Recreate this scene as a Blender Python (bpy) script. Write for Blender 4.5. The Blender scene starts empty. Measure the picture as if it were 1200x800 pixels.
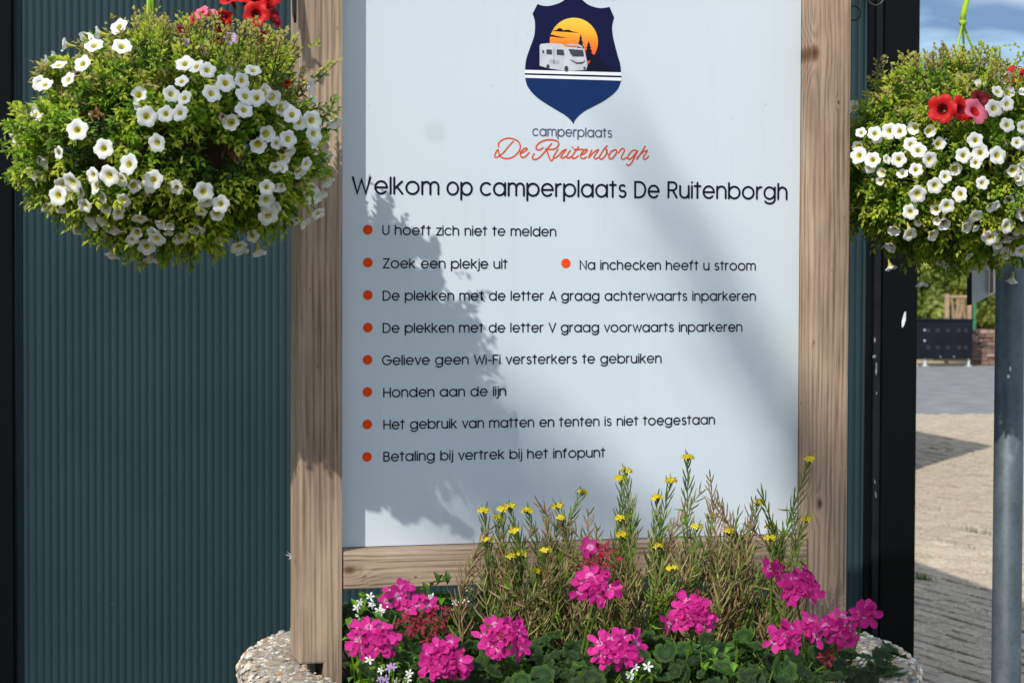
import bpy, bmesh, math, random
import numpy as np
from mathutils import Vector, Matrix, Euler, noise as mnoise
C = bpy.context.scene.collection
SC = bpy.context.scene
R = math.radians
PI = math.pi
rnd = random.Random(7)

# ---------------------------------------------------------------- camera
CAMZ = 1.7; F = 2400.0
PITCH, ROLL = R(1.72), R(0.2)
cam = bpy.data.cameras.new('camera'); camo = bpy.data.objects.new('camera', cam); C.objects.link(camo)
CM = (Matrix.Rotation(R(90) - PITCH, 3, 'X') @ Matrix.Rotation(ROLL, 3, 'Z'))
camo.matrix_world = Matrix.Translation((0, 0, CAMZ)) @ CM.to_4x4()
cam.sensor_width = 36; cam.lens = 36 * F / 1200; cam.clip_end = 2000; cam.clip_start = .05
cam.dof.use_dof = True; cam.dof.focus_distance = 3.55; cam.dof.aperture_fstop = 14.0
SC.camera = camo

# ---------------------------------------------------------------- light
SUN_EL, SUN_AZ = R(38.5), R(29.8)           # light travels towards +Y turned SUN_AZ to the right
sdir = Vector((math.sin(SUN_AZ) * math.cos(SUN_EL), math.cos(SUN_AZ) * math.cos(SUN_EL), -math.sin(SUN_EL)))
sun = bpy.data.lights.new('sun', 'SUN'); sun.energy = 3.25; sun.angle = R(.5); sun.color = (1, .955, .89)
so = bpy.data.objects.new('sun', sun); C.objects.link(so)
so.rotation_euler = sdir.to_track_quat('-Z', 'Y').to_euler()
w = bpy.data.worlds.new('World'); SC.world = w; w.use_nodes = True
wn, wl = w.node_tree.nodes, w.node_tree.links
for n in list(wn): wn.remove(n)
out = wn.new('ShaderNodeOutputWorld'); bg = wn.new('ShaderNodeBackground'); bg.inputs[1].default_value = .15
sky = wn.new('ShaderNodeTexSky'); sky.sky_type = 'NISHITA'; sky.sun_disc = False
sky.sun_elevation = SUN_EL; sky.sun_rotation = math.atan2(-sdir.x, -sdir.y)
sky.air_density = 1.0; sky.dust_density = .6; sky.ozone_density = 1.5
tc = wn.new('ShaderNodeTexCoord'); mp = wn.new('ShaderNodeMapping'); mp.inputs['Scale'].default_value = (1.6, 1.6, 7)
mp.inputs['Location'].default_value = (.2, .35, -.42)
nz = wn.new('ShaderNodeTexNoise'); nz.inputs['Scale'].default_value = 2.0; nz.inputs['Detail'].default_value = 7; nz.inputs['Roughness'].default_value = .52
cr = wn.new('ShaderNodeValToRGB'); cr.color_ramp.elements[0].position = .36; cr.color_ramp.elements[1].position = .5
mx = wn.new('ShaderNodeMix'); mx.data_type = 'RGBA'; mx.inputs['B'].default_value = (4.6, 5.0, 5.6, 1)
nz2 = wn.new('ShaderNodeTexNoise'); nz2.inputs['Scale'].default_value = 1.3; nz2.inputs['Detail'].default_value = 5
cr2 = wn.new('ShaderNodeValToRGB'); cr2.color_ramp.elements[0].position = .47; cr2.color_ramp.elements[0].color = (1.05, 1.75, 2.85, 1); cr2.color_ramp.elements[1].position = .62; cr2.color_ramp.elements[1].color = (8.2, 8.6, 9.2, 1)
wl.new(mp.outputs[0], nz2.inputs[0]); wl.new(nz2.outputs[0], cr2.inputs[0]); wl.new(cr2.outputs[0], mx.inputs['B'])
wl.new(tc.outputs['Generated'], mp.inputs[0]); wl.new(mp.outputs[0], nz.inputs[0]); wl.new(nz.outputs[0], cr.inputs[0])
wl.new(cr.outputs[0], mx.inputs['Factor']); wl.new(sky.outputs[0], mx.inputs['A']); wl.new(mx.outputs['Result'], bg.inputs[0]); wl.new(bg.outputs[0], out.inputs[0])
SC.view_settings.view_transform = 'Standard'; SC.view_settings.look = 'None'
SC.view_settings.exposure = 0.43; SC.view_settings.gamma = 1
SC.render.engine = 'CYCLES'
SC.cycles.use_denoising = True; SC.cycles.max_bounces = 8; SC.cycles.transparent_max_bounces = 4
SC.cycles.sample_clamp_indirect = 6

# ---------------------------------------------------------------- helpers
def at(px, py, Y):
    d = CM @ Vector(((px - 600) / F, -(py - 400) / F, -1))
    return Vector((0, 0, CAMZ)) + d * (Y / d.y)
def topx(p):
    q = CM.transposed() @ (Vector(p) - Vector((0, 0, CAMZ)))
    return 600 + F * q.x / -q.z, 400 - F * q.y / -q.z
def tag(o, label=None, cat=None, group=None, kind=None):
    if label: o['label'] = label
    if cat: o['category'] = cat
    if group: o['group'] = group
    if kind: o['kind'] = kind
    return o
def link(name, me, parent=None, loc=None, mat=None):
    o = bpy.data.objects.new(name, me); C.objects.link(o)
    if parent: o.parent = parent
    if mat is not None: o.matrix_basis = mat
    elif loc is not None: o.location = loc
    return o
def empty(name, loc=(0, 0, 0), rz=0):
    o = bpy.data.objects.new(name, None); C.objects.link(o); o.location = loc; o.rotation_euler = (0, 0, rz)
    o.empty_display_size = .1
    return o
class MB:
    def __init__(s): s.v = []; s.f = []; s.m = []
    def add(s, vs, fs, m=0):
        b = len(s.v); s.v.extend([tuple(v) for v in vs]); s.f.extend([tuple(b + i for i in f) for f in fs]); s.m.extend([m] * len(fs))
    def box(s, x0, y0, z0, x1, y1, z1, m=0):
        s.add([(x0,y0,z0),(x1,y0,z0),(x1,y1,z0),(x0,y1,z0),(x0,y0,z1),(x1,y0,z1),(x1,y1,z1),(x0,y1,z1)],
              [(0,3,2,1),(4,5,6,7),(0,1,5,4),(1,2,6,5),(2,3,7,6),(3,0,4,7)], m)
    def tube(s, pts, r, n=6, m=0, cap=True):
        pts = [Vector(p) for p in pts]; rs = r if isinstance(r, (list, tuple)) else [r] * len(pts)
        vs = []; t0 = (pts[1] - pts[0]).normalized()
        ref = t0.orthogonal().normalized()
        for i, p in enumerate(pts):
            t = (pts[min(i + 1, len(pts) - 1)] - pts[max(i - 1, 0)]).normalized()
            ref = (ref - t * ref.dot(t)).normalized(); b = t.cross(ref)
            for k in range(n):
                a = 2 * PI * k / n; vs.append(p + (ref * math.cos(a) + b * math.sin(a)) * rs[i])
        fs = [(i*n+k, i*n+(k+1) % n, (i+1)*n+(k+1) % n, (i+1)*n+k) for i in range(len(pts)-1) for k in range(n)]
        if cap: fs += [tuple(range(n))[::-1], tuple((len(pts)-1)*n + k for k in range(n))]
        s.add(vs, fs, m)
    def lathe(s, prof, n=32, c=(0, 0, 0), m=0):
        vs = [(c[0] + r * math.cos(2*PI*k/n), c[1] + r * math.sin(2*PI*k/n), c[2] + z) for r, z in prof for k in range(n)]
        s.add(vs, [(i*n+k, i*n+(k+1) % n, (i+1)*n+(k+1) % n, (i+1)*n+k) for i in range(len(prof)-1) for k in range(n)], m)
    def mesh(s, name, mats, smooth=False):
        me = bpy.data.meshes.new(name); me.from_pydata(s.v, [], s.f)
        for m in (mats if isinstance(mats, (list, tuple)) else [mats]): me.materials.append(m)
        if any(s.m): me.polygons.foreach_set('material_index', s.m)
        if smooth: me.polygons.foreach_set('use_smooth', [True] * len(s.f))
        me.update(); return me
    def build(s, name, mats, parent=None, loc=None, smooth=False, bevel=0):
        me = s.mesh(name, mats, smooth)
        if bevel:
            bm = bmesh.new(); bm.from_mesh(me)
            bmesh.ops.bevel(bm, geom=bm.edges[:], offset=bevel, segments=2, profile=.6, affect='EDGES')
            bm.to_mesh(me); bm.free()
        return link(name, me, parent, loc)

# ---------------------------------------------------------------- materials
def newmat(name):
    m = bpy.data.materials.new(name); m.use_nodes = True
    nt = m.node_tree; b = nt.nodes['Principled BSDF']; return m, nt, b
def lnk(nt, a, b): nt.links.new(a, b)
def math_(nt, op, a, b=None, c=None, clamp=False):
    n = nt.nodes.new('ShaderNodeMath'); n.operation = op; n.use_clamp = clamp
    for i, v in enumerate((a, b, c)):
        if v is None: continue
        if isinstance(v, (int, float)): n.inputs[i].default_value = v
        else: lnk(nt, v, n.inputs[i])
    return n.outputs[0]
def noise(nt, scale, detail=4, rough=.5, vec=None, sc=None, dist=0):
    n = nt.nodes.new('ShaderNodeTexNoise'); n.inputs['Scale'].default_value = scale
    n.inputs['Detail'].default_value = detail; n.inputs['Roughness'].default_value = rough; n.inputs['Distortion'].default_value = dist
    if vec is None:
        t = nt.nodes.new('ShaderNodeTexCoord'); vec = t.outputs['Object']
    if sc:
        mp = nt.nodes.new('ShaderNodeMapping'); mp.inputs['Scale'].default_value = sc; lnk(nt, vec, mp.inputs[0]); vec = mp.outputs[0]
    lnk(nt, vec, n.inputs['Vector']); return n.outputs['Fac']
def ramp(nt, fac, stops):
    n = nt.nodes.new('ShaderNodeValToRGB'); e = n.color_ramp.elements
    while len(e) < len(stops): e.new(.5)
    for i, (p, c) in enumerate(stops):
        e[i].position = p; e[i].color = (c, c, c, 1) if isinstance(c, (int, float)) else (*c, 1)
    lnk(nt, fac, n.inputs[0]); return n.outputs[0]
def mix(nt, fac, a, b, mode='MIX'):
    n = nt.nodes.new('ShaderNodeMix'); n.data_type = 'RGBA'; n.blend_type = mode
    for k, v in (('Factor', fac), ('A', a), ('B', b)):
        if isinstance(v, (int, float)): n.inputs[k].default_value = v
        elif isinstance(v, tuple): n.inputs[k].default_value = (*v, 1)
        else: lnk(nt, v, n.inputs[k])
    return n.outputs['Result']
def bump(nt, b, h, strength=.3, dist=.002):
    n = nt.nodes.new('ShaderNodeBump'); n.inputs['Strength'].default_value = strength; n.inputs['Distance'].default_value = dist
    lnk(nt, h, n.inputs['Height']); lnk(nt, n.outputs[0], b.inputs['Normal'])
def simple(name, c, rough=.6, var=.15, scale=12, metal=0, bmp=0, spec=.5, detail=4):
    m, nt, b = newmat(name); b.inputs['Roughness'].default_value = rough; b.inputs['Metallic'].default_value = metal
    b.inputs['Specular IOR Level'].default_value = spec
    f = noise(nt, scale, detail)
    lo = tuple(x * (1 - var) for x in c); hi = tuple(min(1, x * (1 + var)) for x in c)
    lnk(nt, ramp(nt, f, [(.3, lo), (.7, hi)]), b.inputs['Base Color'])
    if bmp: bump(nt, b, f, bmp, .003)
    return m
def leafmat(name, c, c2=None, rough=.5, trans=.35, var=.3, scale=30, tc=None, spec=.28):
    m, nt, b = newmat(name); b.inputs['Roughness'].default_value = rough; b.inputs['Specular IOR Level'].default_value = spec
    c2 = c2 or tuple(x * (1 + var) for x in c)
    f = noise(nt, scale, 2)
    col = ramp(nt, f, [(.35, tuple(x * (1 - var) for x in c)), (.65, c2)])
    lnk(nt, col, b.inputs['Base Color'])
    t = nt.nodes.new('ShaderNodeBsdfTranslucent'); ms = nt.nodes.new('ShaderNodeMixShader'); ms.inputs[0].default_value = trans
    if tc: t.inputs[0].default_value = (*tc, 1)
    else: lnk(nt, col, t.inputs[0])
    o = nt.nodes['Material Output']; lnk(nt, b.outputs[0], ms.inputs[1]); lnk(nt, t.outputs[0], ms.inputs[2]); lnk(nt, ms.outputs[0], o.inputs[0])
    return m
def woodmat(name, axis, cols, knots=(), seed=0):
    """axis: index of the grain direction; knots: (x, z, radius) in object space"""
    m, nt, b = newmat(name); b.inputs['Roughness'].default_value = .75; b.inputs['Specular IOR Level'].default_value = .25
    t = nt.nodes.new('ShaderNodeTexCoord'); vec = t.outputs['Object']
    sep = nt.nodes.new('ShaderNodeSeparateXYZ'); lnk(nt, vec, sep.inputs[0])
    X, Y, Z = sep.outputs
    across, along = (X, Z) if axis == 2 else (Z, X)
    off = 0.0; dark = 0.0
    for kx, kz, kr in knots:
        dx = math_(nt, 'SUBTRACT', X, kx); dz = math_(nt, 'SUBTRACT', Z, kz)
        al = dz if axis == 2 else dx; ac = dx if axis == 2 else dz
        d2 = math_(nt, 'ADD', math_(nt, 'MULTIPLY', math_(nt, 'MULTIPLY', al, al), .35), math_(nt, 'MULTIPLY', ac, ac))
        g = math_(nt, 'EXPONENT', math_(nt, 'MULTIPLY', d2, -1 / (kr * kr * 1.6)))
        sg = math_(nt, 'MULTIPLY', math_(nt, 'MULTIPLY', g, ac), 1.5)
        off = math_(nt, 'ADD', off, math_(nt, 'SUBTRACT', math_(nt, 'MULTIPLY', g, kr * .9), sg))
        dark = math_(nt, 'ADD', dark, math_(nt, 'EXPONENT', math_(nt, 'MULTIPLY', d2, -1 / (kr * kr * .22))))
    warp = noise(nt, 3.0 + seed * .37, 3, .5, vec, (1, 1, .5) if axis == 2 else (.5, 1, 1))
    u = math_(nt, 'ADD', math_(nt, 'ADD', across, math_(nt, 'MULTIPLY', warp, .03)), off)
    u = math_(nt, 'ADD', u, math_(nt, 'MULTIPLY', Y, .6))
    fine = noise(nt, 90, 4, .6, vec, (1, 1, .03) if axis == 2 else (.03, 1, 1))
    ph = math_(nt, 'ADD', math_(nt, 'MULTIPLY', u, 620 + seed * 20), math_(nt, 'MULTIPLY', fine, 5))
    rings = math_(nt, 'MULTIPLY_ADD', math_(nt, 'SINE', ph), .5, .5)
    fine2 = noise(nt, 260, 3, .6, vec, (1, 1, .02) if axis == 2 else (.02, 1, 1))
    lowf = noise(nt, 5 + seed, 4, .6, vec, (1.5, 1, .4) if axis == 2 else (.4, 1, 1.5))
    g = math_(nt, 'ADD', math_(nt, 'MULTIPLY', rings, .15), math_(nt, 'MULTIPLY', fine2, .8))
    base = ramp(nt, lowf, [(.3, cols[0]), (.52, cols[1]), (.75, cols[2])])
    shade = ramp(nt, g, [(.28, .42), (.48, .9), (.7, 1.12)])
    col = mix(nt, 1.0, base, shade, 'MULTIPLY')
    if knots:
        kc = ramp(nt, dark, [(.25, (1, 1, 1)), (.6, (.62, .5, .4)), (.95, (.3, .22, .17))])
        col = mix(nt, 1.0, col, kc, 'MULTIPLY')
    crk = noise(nt, 34, 2, .55, vec, (1, 1, .035) if axis == 2 else (.035, 1, 1)); col = mix(nt, ramp(nt, crk, [(.66, 0.0), (.7, .75)]), col, (.085, .06, .042))
    blo = noise(nt, 3.2, 5, .7, vec, (1, 1, .5) if axis == 2 else (.5, 1, 1)); col = mix(nt, 1.0, col, ramp(nt, blo, [(.35, (.74, .7, .68)), (.6, (1.08, 1.05, 1.02))]), 'MULTIPLY')
    sp = noise(nt, 60, 2, .5, vec, (1, 1, .5))
    col = mix(nt, ramp(nt, sp, [(.7, 0.0), (.76, .5)]), col, (.07, .05, .035))
    lnk(nt, col, b.inputs['Base Color']); bump(nt, b, g, .55, .0016)
    return m

M = {}
M['board'], nt, b = newmat('board_white'); b.inputs['Roughness'].default_value = .38
t = nt.nodes.new('ShaderNodeTexCoord'); v = nt.nodes.new('ShaderNodeTexVoronoi'); v.inputs['Scale'].default_value = 26; lnk(nt, t.outputs['Object'], v.inputs[0])
sp = ramp(nt, v.outputs['Distance'], [(.035, 1.0), (.07, 0.0)])
msk = ramp(nt, noise(nt, 7, 2), [(.5, 0.0), (.62, .45)])
f = math_(nt, 'MULTIPLY', sp, msk)
cl = ramp(nt, noise(nt, 2.2, 5), [(.3, (.525, .595, .635)), (.7, (.565, .63, .665))])
BOARDMIX = (nt, b, f, cl)
M['navy'] = simple('print_navy', (.006, .008, .045), .6, .1, spec=.12)
M['ink'] = simple('print_dark', (.005, .007, .022), .6, .1, spec=.12)
M['ink_soft'] = simple('print_slate', (.06, .085, .16), .45, .1)
M['blue'] = simple('print_blue', (.006, .028, .11), .6, .1, spec=.12)
M['red'] = simple('print_orange', (.78, .062, .006), .6, .05, spec=.12)
M['script'] = simple('print_script_red', (.66, .075, .02), .6, .05, spec=.12)
M['camper'] = simple('print_silver', (.52, .54, .57), .45, .12, 60)
M['pwhite'] = simple('print_white', (.8, .82, .85), .45, .03)
M['pgrey'] = simple('print_grey', (.42, .43, .46), .45, .15, 150)
M['pdark'] = simple('print_charcoal', (.04, .04, .055), .45, .2, 90)
M['sunset'], nt, b = newmat('print_sunset'); b.inputs['Roughness'].default_value = .45
t = nt.nodes.new('ShaderNodeTexCoord'); s_ = nt.nodes.new('ShaderNodeSeparateXYZ'); lnk(nt, t.outputs['Object'], s_.inputs[0])
SUNRAMP = (nt, s_, b)
tan = ((.27, .2, .145), (.43, .325, .23), (.51, .4, .3))
M['blackmetal'] = simple('black_coated_metal', (.002, .003, .0035), .3, .3, 3, spec=.12)
M['blacktrim'] = simple('black_trim', (.008, .009, .01), .5, .4, 20, spec=.2)
M['paint_chip'] = simple('pale_scratch', (.6, .62, .6), .6, .3, 40)
M['iron'] = simple('wrought_iron', (.012, .012, .013), .4, .3, 40)
M['lime'] = leafmat('lime_plastic', (.42, .62, .05), rough=.35, trans=.25, var=.08)
M['pot'] = simple('brown_plastic', (.05, .022, .014), .5, .5, 30, bmp=.3)
M['chip_dim'] = simple('dull_scratch', (.2, .2, .19), .7, .6, 90)
M['roof'] = simple('dark_roof', (.03, .032, .035), .7)

# teal wall
M['teal'], nt, b = newmat('teal_coated_steel'); b.inputs['Roughness'].default_value = .42; b.inputs['Specular IOR Level'].default_value = .3
f = noise(nt, 2.5, 5); f2 = noise(nt, 35, 3, .6)
c_ = ramp(nt, f, [(.3, (.011, .029, .0335)), (.7, (.0145, .0365, .042))])
lnk(nt, mix(nt, ramp(nt, f2, [(.69, 0.0), (.78, .35)]), c_, (.1, .12, .12)), b.inputs['Base Color'])
# galvanised
M['galv'], nt, b = newmat('galvanised_steel'); b.inputs['Metallic'].default_value = .35
f = noise(nt, 18, 5, .6, sc=(1, 1, .5)); v = nt.nodes.new('ShaderNodeTexVoronoi'); v.inputs['Scale'].default_value = 90
t = nt.nodes.new('ShaderNodeTexCoord'); lnk(nt, t.outputs['Object'], v.inputs[0])
c_ = ramp(nt, f, [(.3, (.05, .066, .075)), (.6, (.1, .125, .14)), (.78, (.24, .28, .3))])
c_ = mix(nt, .35, c_, ramp(nt, v.outputs['Distance'], [(.1, .35), (.6, .65)]), 'SOFT_LIGHT'); lnk(nt, c_, b.inputs['Base Color'])
lnk(nt, ramp(nt, f, [(.3, .42), (.7, .62)]), b.inputs['Roughness'])
M['panelgrey'] = simple('grey_panel', (.62, .64, .66), .55, .1)
# concrete + pebbles
M['concrete'] = simple('aggregate_matrix', (.33, .29, .23), .9, .35, 60, bmp=.8, spec=.2)
M['peb'] = [simple('pebble_%s' % n, c, .6, .25, 60, bmp=.2) for n, c in
            (('cream', (.55, .48, .36)), ('tan', (.42, .3, .18)), ('grey', (.28, .27, .25)), ('white', (.68, .64, .56)), ('rust', (.4, .2, .09)), ('dark', (.12, .11, .1)))]
M['soil'] = simple('soil', (.045, .032, .022), .95, .6, 45, bmp=1, spec=.1)
# ground
M['sand'], nt, b = newmat('sandy_ground'); b.inputs['Roughness'].default_value = .95; b.inputs['Specular IOR Level'].default_value = .15
f = noise(nt, .9, 8, .65); f2 = noise(nt, 40, 4, .7)
c_ = ramp(nt, f, [(.3, (.38, .3, .2)), (.55, (.48, .385, .27)), (.75, (.52, .43, .32))])
lnk(nt, mix(nt, .5, c_, ramp(nt, f2, [(.3, .3), (.7, .7)]), 'OVERLAY'), b.inputs['Base Color']); bump(nt, b, f2, .4, .01)
M['paver'] = []
for k, c in enumerate(((.47, .39, .285), (.49, .41, .305), (.45, .37, .27), (.48, .395, .285))):
    m, nt, b = newmat('paver_%s' % ('buff', 'pale', 'brown', 'sandy')[k]); b.inputs['Roughness'].default_value = .92; b.inputs['Specular IOR Level'].default_value = .15
    g = nt.nodes.new('ShaderNodeNewGeometry'); f = noise(nt, 3, 6, .65, g.outputs['Position']); f2 = noise(nt, 38, 5, .75, g.outputs['Position'])
    cc = ramp(nt, f, [(.3, tuple(x * .9 for x in c)), (.5, c), (.7, tuple(min(1, x * 1.07) for x in c))])
    oi = nt.nodes.new('ShaderNodeObjectInfo'); cc = mix(nt, 1.0, cc, ramp(nt, oi.outputs['Random'], [(0, .9), (1, 1.06)]), 'MULTIPLY')
    lnk(nt, mix(nt, .7, cc, ramp(nt, f2, [(.35, .25), (.65, .75)]), 'OVERLAY'), b.inputs['Base Color']); bump(nt, b, f2, .5, .004); M['paver'].append(m)
M['joint'] = simple('mossy_joint_sand', (.09, .085, .045), .95, .6, 1.7, spec=.1, detail=8)
M['asphalt'] = simple('asphalt', (.21, .205, .2), .9, .22, 2.5, spec=.2, detail=10)
M['grass'] = leafmat('grass_blades', (.09, .15, .025), trans=.3)
M['moss'] = leafmat('moss', (.1, .12, .03), trans=.1)
# plants
M['lf_mid'] = leafmat('leaf_mid_green', (.13, .28, .012), (.24, .42, .02), trans=.42)
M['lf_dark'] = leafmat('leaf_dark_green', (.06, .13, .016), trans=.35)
M['lf_yel'] = leafmat('leaf_yellow_green', (.36, .46, .03), (.52, .6, .05), trans=.4)
M['lf_bud'] = leafmat('bud_tips', (.32, .29, .06), (.42, .4, .1), trans=.3)
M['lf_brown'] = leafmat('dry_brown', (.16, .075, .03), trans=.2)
M['twig'] = simple('twig', (.05, .03, .017), .8, .4)
M['petal_w'] = leafmat('petal_white', (.8, .8, .76), (.86, .86, .83), rough=.55, trans=.3, var=.03)
M['wilt'] = leafmat('petal_wilted', (.42, .33, .2), (.55, .47, .33), trans=.3)
M['petal_y'] = leafmat('throat_yellow', (.62, .55, .08), rough=.5, trans=.3, var=.2, scale=200)
M['tube_y'] = leafmat('corolla_tube', (.58, .6, .22), rough=.5, trans=.4, var=.1)
M['calyx'] = leafmat('calyx_green', (.14, .22, .03), trans=.3)
M['petal_r'] = leafmat('petal_red', (.62, .008, .012), (.75, .02, .02), rough=.5, trans=.35, var=.2)
M['petal_rd'] = leafmat('petal_dark_red', (.16, .004, .012), rough=.5, trans=.25)
M['petal_p'] = leafmat('petal_pink', (.75, .17, .26), rough=.5, trans=.3)
M['petal_l'] = leafmat('petal_lilac', (.5, .33, .66), rough=.5, trans=.3)
M['petal_m'] = leafmat('petal_magenta', (.64, .012, .235), (.86, .03, .37), rough=.6, spec=.2, trans=.36, var=.25, scale=60)
M['petal_m2'] = leafmat('petal_magenta_pale', (.85, .1, .4), rough=.5, trans=.33, var=.15, scale=60)
M['petal_wi'] = leafmat('petal_withered', (.2, .008, .03), (.4, .03, .07), rough=.7, trans=.2, var=.4, scale=90)
M['petal_ye'] = leafmat('petal_yellow', (.75, .55, .01), (.8, .68, .03), rough=.5, trans=.3, var=.15)
for key in ('petal_m', 'petal_m2'):
    nt = M[key].node_tree; b_ = nt.nodes['Principled BSDF']; src = b_.inputs['Base Color'].links[0].from_socket
    oi = nt.nodes.new('ShaderNodeObjectInfo'); t = nt.nodes.new('ShaderNodeTexCoord'); ln = nt.nodes.new('ShaderNodeVectorMath'); ln.operation = 'LENGTH'; lnk(nt, t.outputs['Object'], ln.inputs[0])
    c1 = mix(nt, 1.0, src, ramp(nt, oi.outputs['Random'], [(0, (.62, .6, .66)), (.5, (.9, .95, .95)), (1, (1.08, 2.2, 1.2))]), 'MULTIPLY')
    c1 = mix(nt, ramp(nt, ln.outputs['Value'], [(.12, .75), (.45, .0)]), c1, (.85, .3, .62))
    veins = noise(nt, 5, 3, .6, t.outputs['Object'], (1, 1, .2)); c1 = mix(nt, 1.0, c1, ramp(nt, veins, [(.35, .72), (.6, 1.1)]), 'MULTIPLY')
    tr = [n for n in nt.nodes if n.type == 'BSDF_TRANSLUCENT'][0]; lnk(nt, c1, b_.inputs['Base Color']); lnk(nt, c1, tr.inputs[0])
M['geran'], nt, b = newmat('geranium_leaf'); b.inputs['Roughness'].default_value = .5; b.inputs['Specular IOR Level'].default_value = .35
t = nt.nodes.new('ShaderNodeTexCoord'); ln = nt.nodes.new('ShaderNodeVectorMath'); ln.operation = 'LENGTH'; lnk(nt, t.outputs['Object'], ln.inputs[0])
z = ramp(nt, ln.outputs['Value'], [(0, (.035, .085, .01)), (.45, (.022, .056, .008)), (.62, (.014, .034, .008)), (.8, (.03, .074, .01)), (1, (.048, .11, .013))])
oi = nt.nodes.new('ShaderNodeObjectInfo'); z = mix(nt, 1.0, z, ramp(nt, oi.outputs['Random'], [(0, .55), (.6, 1.0), (1, (1.5, 1.6, 1.1))]), 'MULTIPLY')
lnk(nt, z, b.inputs['Base Color']); bump(nt, b, noise(nt, 9, 3), .4, .02)
tr = nt.nodes.new('ShaderNodeBsdfTranslucent'); lnk(nt, z, tr.inputs[0]); ms = nt.nodes.new('ShaderNodeMixShader'); ms.inputs[0].default_value = .3
lnk(nt, b.outputs[0], ms.inputs[1]); lnk(nt, tr.outputs[0], ms.inputs[2]); lnk(nt, ms.outputs[0], nt.nodes['Material Output'].inputs[0])
M['bright'] = leafmat('bright_leaf', (.13, .3, .02), trans=.4)
M['pod'] = leafmat('seed_pod_green', (.14, .22, .04), (.24, .32, .07), trans=.25)
M['pod_dry'] = leafmat('seed_pod_dry', (.33, .19, .1), (.46, .3, .17), trans=.2)
M['pod_tan'] = leafmat('seed_pod_straw', (.5, .42, .2), (.4, .4, .13), trans=.25)
M['bark'] = simple('bark', (.09, .065, .045), .9, .4, 14, bmp=1)
M['hedge'] = leafmat('hedge_leaf', (.17, .23, .03), (.32, .36, .07), trans=.3, scale=.8)
M['hedge2'] = leafmat('hedge_leaf_dark', (.06, .13, .02), (.12, .2, .025), trans=.3, scale=.8)
M['box'] = simple('black_container_paint', (.007, .008, .014), .6, .3, 3, spec=.15)
M['dot'] = simple('pale_fixing', (.6, .62, .62), .5)
M['faded'] = simple('faded_disc', (.013, .015, .022), .6)
M['stone'] = [simple('stacked_tile_%s' % n, c, .85, .3, 6, bmp=.4) for n, c in (('brown', (.2, .12, .09)), ('pink', (.32, .22, .17)), ('dark', (.09, .06, .05)))]
M['wtrim'] = simple('white_paint', (.75, .76, .77), .5, .05)
M['greenp'] = simple('green_paint', (.02, .2, .09), .5)
M['rustw'] = simple('brown_frame', (.36, .24, .15), .8)
M['bwall'] = simple('brick_far', (.3, .16, .11), .9, .3, 5)

# ---------------------------------------------------------------- the ground
def sheet(name, x0, y0, x1, y1, z, mat, kind='structure'):
    b = MB(); b.add([(x0, y0, z), (x1, y0, z), (x1, y1, z), (x0, y1, z)], [(0, 1, 2, 3)])
    return tag(b.build(name, mat), kind=kind)
sheet('ground', -300, -300, 300, 600, 0, M['sand'])
sheet('road', -60, 26.2, 90, 41.5, .004, M['asphalt'])
pave = empty('pavement', (0, 0, 0)); tag(pave, kind='structure')
bed = MB(); bed.add([(-12, -9, .002), (14, -9, .002), (14, 26.1, .002), (-12, 26.1, .002)], [(0, 1, 2, 3)])
bed.build('paving_bed', M['joint'], pave)
PA = R(-69); ux = Vector((math.cos(PA), math.sin(PA))); uy = Vector((-ux.y, ux.x))
def paver_mesh(i):
    r2 = random.Random(i); b = MB(); L, W_, H_ = .0955, .0445, .03; ch = .005
    j = lambda: r2.uniform(-.0015, .0015)
    vs = [(sx * L, sy * W_, 0) for sx, sy in ((-1,-1),(1,-1),(1,1),(-1,1))] + [(sx * L + j(), sy * W_ + j(), H_ - ch) for sx, sy in ((-1,-1),(1,-1),(1,1),(-1,1))] \
        + [(sx * (L - ch) + j(), sy * (W_ - ch) + j(), H_ + j() * .6) for sx, sy in ((-1,-1),(1,-1),(1,1),(-1,1))]
    fs = [(8, 9, 10, 11)] + [(a + k, a + (k + 1) % 4, a + 4 + (k + 1) % 4, a + 4 + k) for a in (0, 4) for k in range(4)]
    b.add(vs, fs); return b.mesh('paver', M['paver'][i % 4])
PM = [paver_mesh(i) for i in range(8)]
near, rest = [], []
for i in range(-160, 160):
    for j in range(-320, 320):
        c = ux * ((i + (j % 2) * .5) * .2) + uy * (j * .1) + Vector((3.5, 12))
        if not (6.2 < c.y < 26): continue
        lo = .165 * c.y; hi = .36 * c.y + .4
        if not (lo < c.x < hi): continue
        px, py = topx((c.x, c.y, 0))
        (near if 1062 < px < 1204 and py < 812 and py > 640 else rest).append(c)
near.sort(key=lambda c: c.y); rest += near[300:]; near = near[:300]
for c in near:
    o = link('paver', PM[rnd.randrange(8)], pave)
    o.location = (c.x, c.y, -.012 + rnd.gauss(0, .0028)); o.rotation_euler = (rnd.gauss(0, .007), rnd.gauss(0, .007), PA + rnd.gauss(0, .012))
b = MB()
for c in rest:
    z = -.012 + rnd.gauss(0, .0028); L, W_ = .094, .0435
    h = [z + .03 + rnd.gauss(0, .0005) for _ in range(4)]
    q = [c + ux * sx * L + uy * sy * W_ for sx, sy in ((-1,-1),(1,-1),(1,1),(-1,1))]
    q2 = [c + ux * sx * (L + .002) + uy * sy * (W_ + .002) for sx, sy in ((-1,-1),(1,-1),(1,1),(-1,1))]
    b.add([(p.x, p.y, hh) for p, hh in zip(q, h)] + [(p.x, p.y, -.01) for p in q2], [(0,1,2,3)] + [(4+k, 4+(k+1) % 4, (k+1) % 4, k) for k in range(4)], rnd.randrange(4))
tag(b.build('paver_field', M['paver'], pave), kind='stuff')
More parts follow.
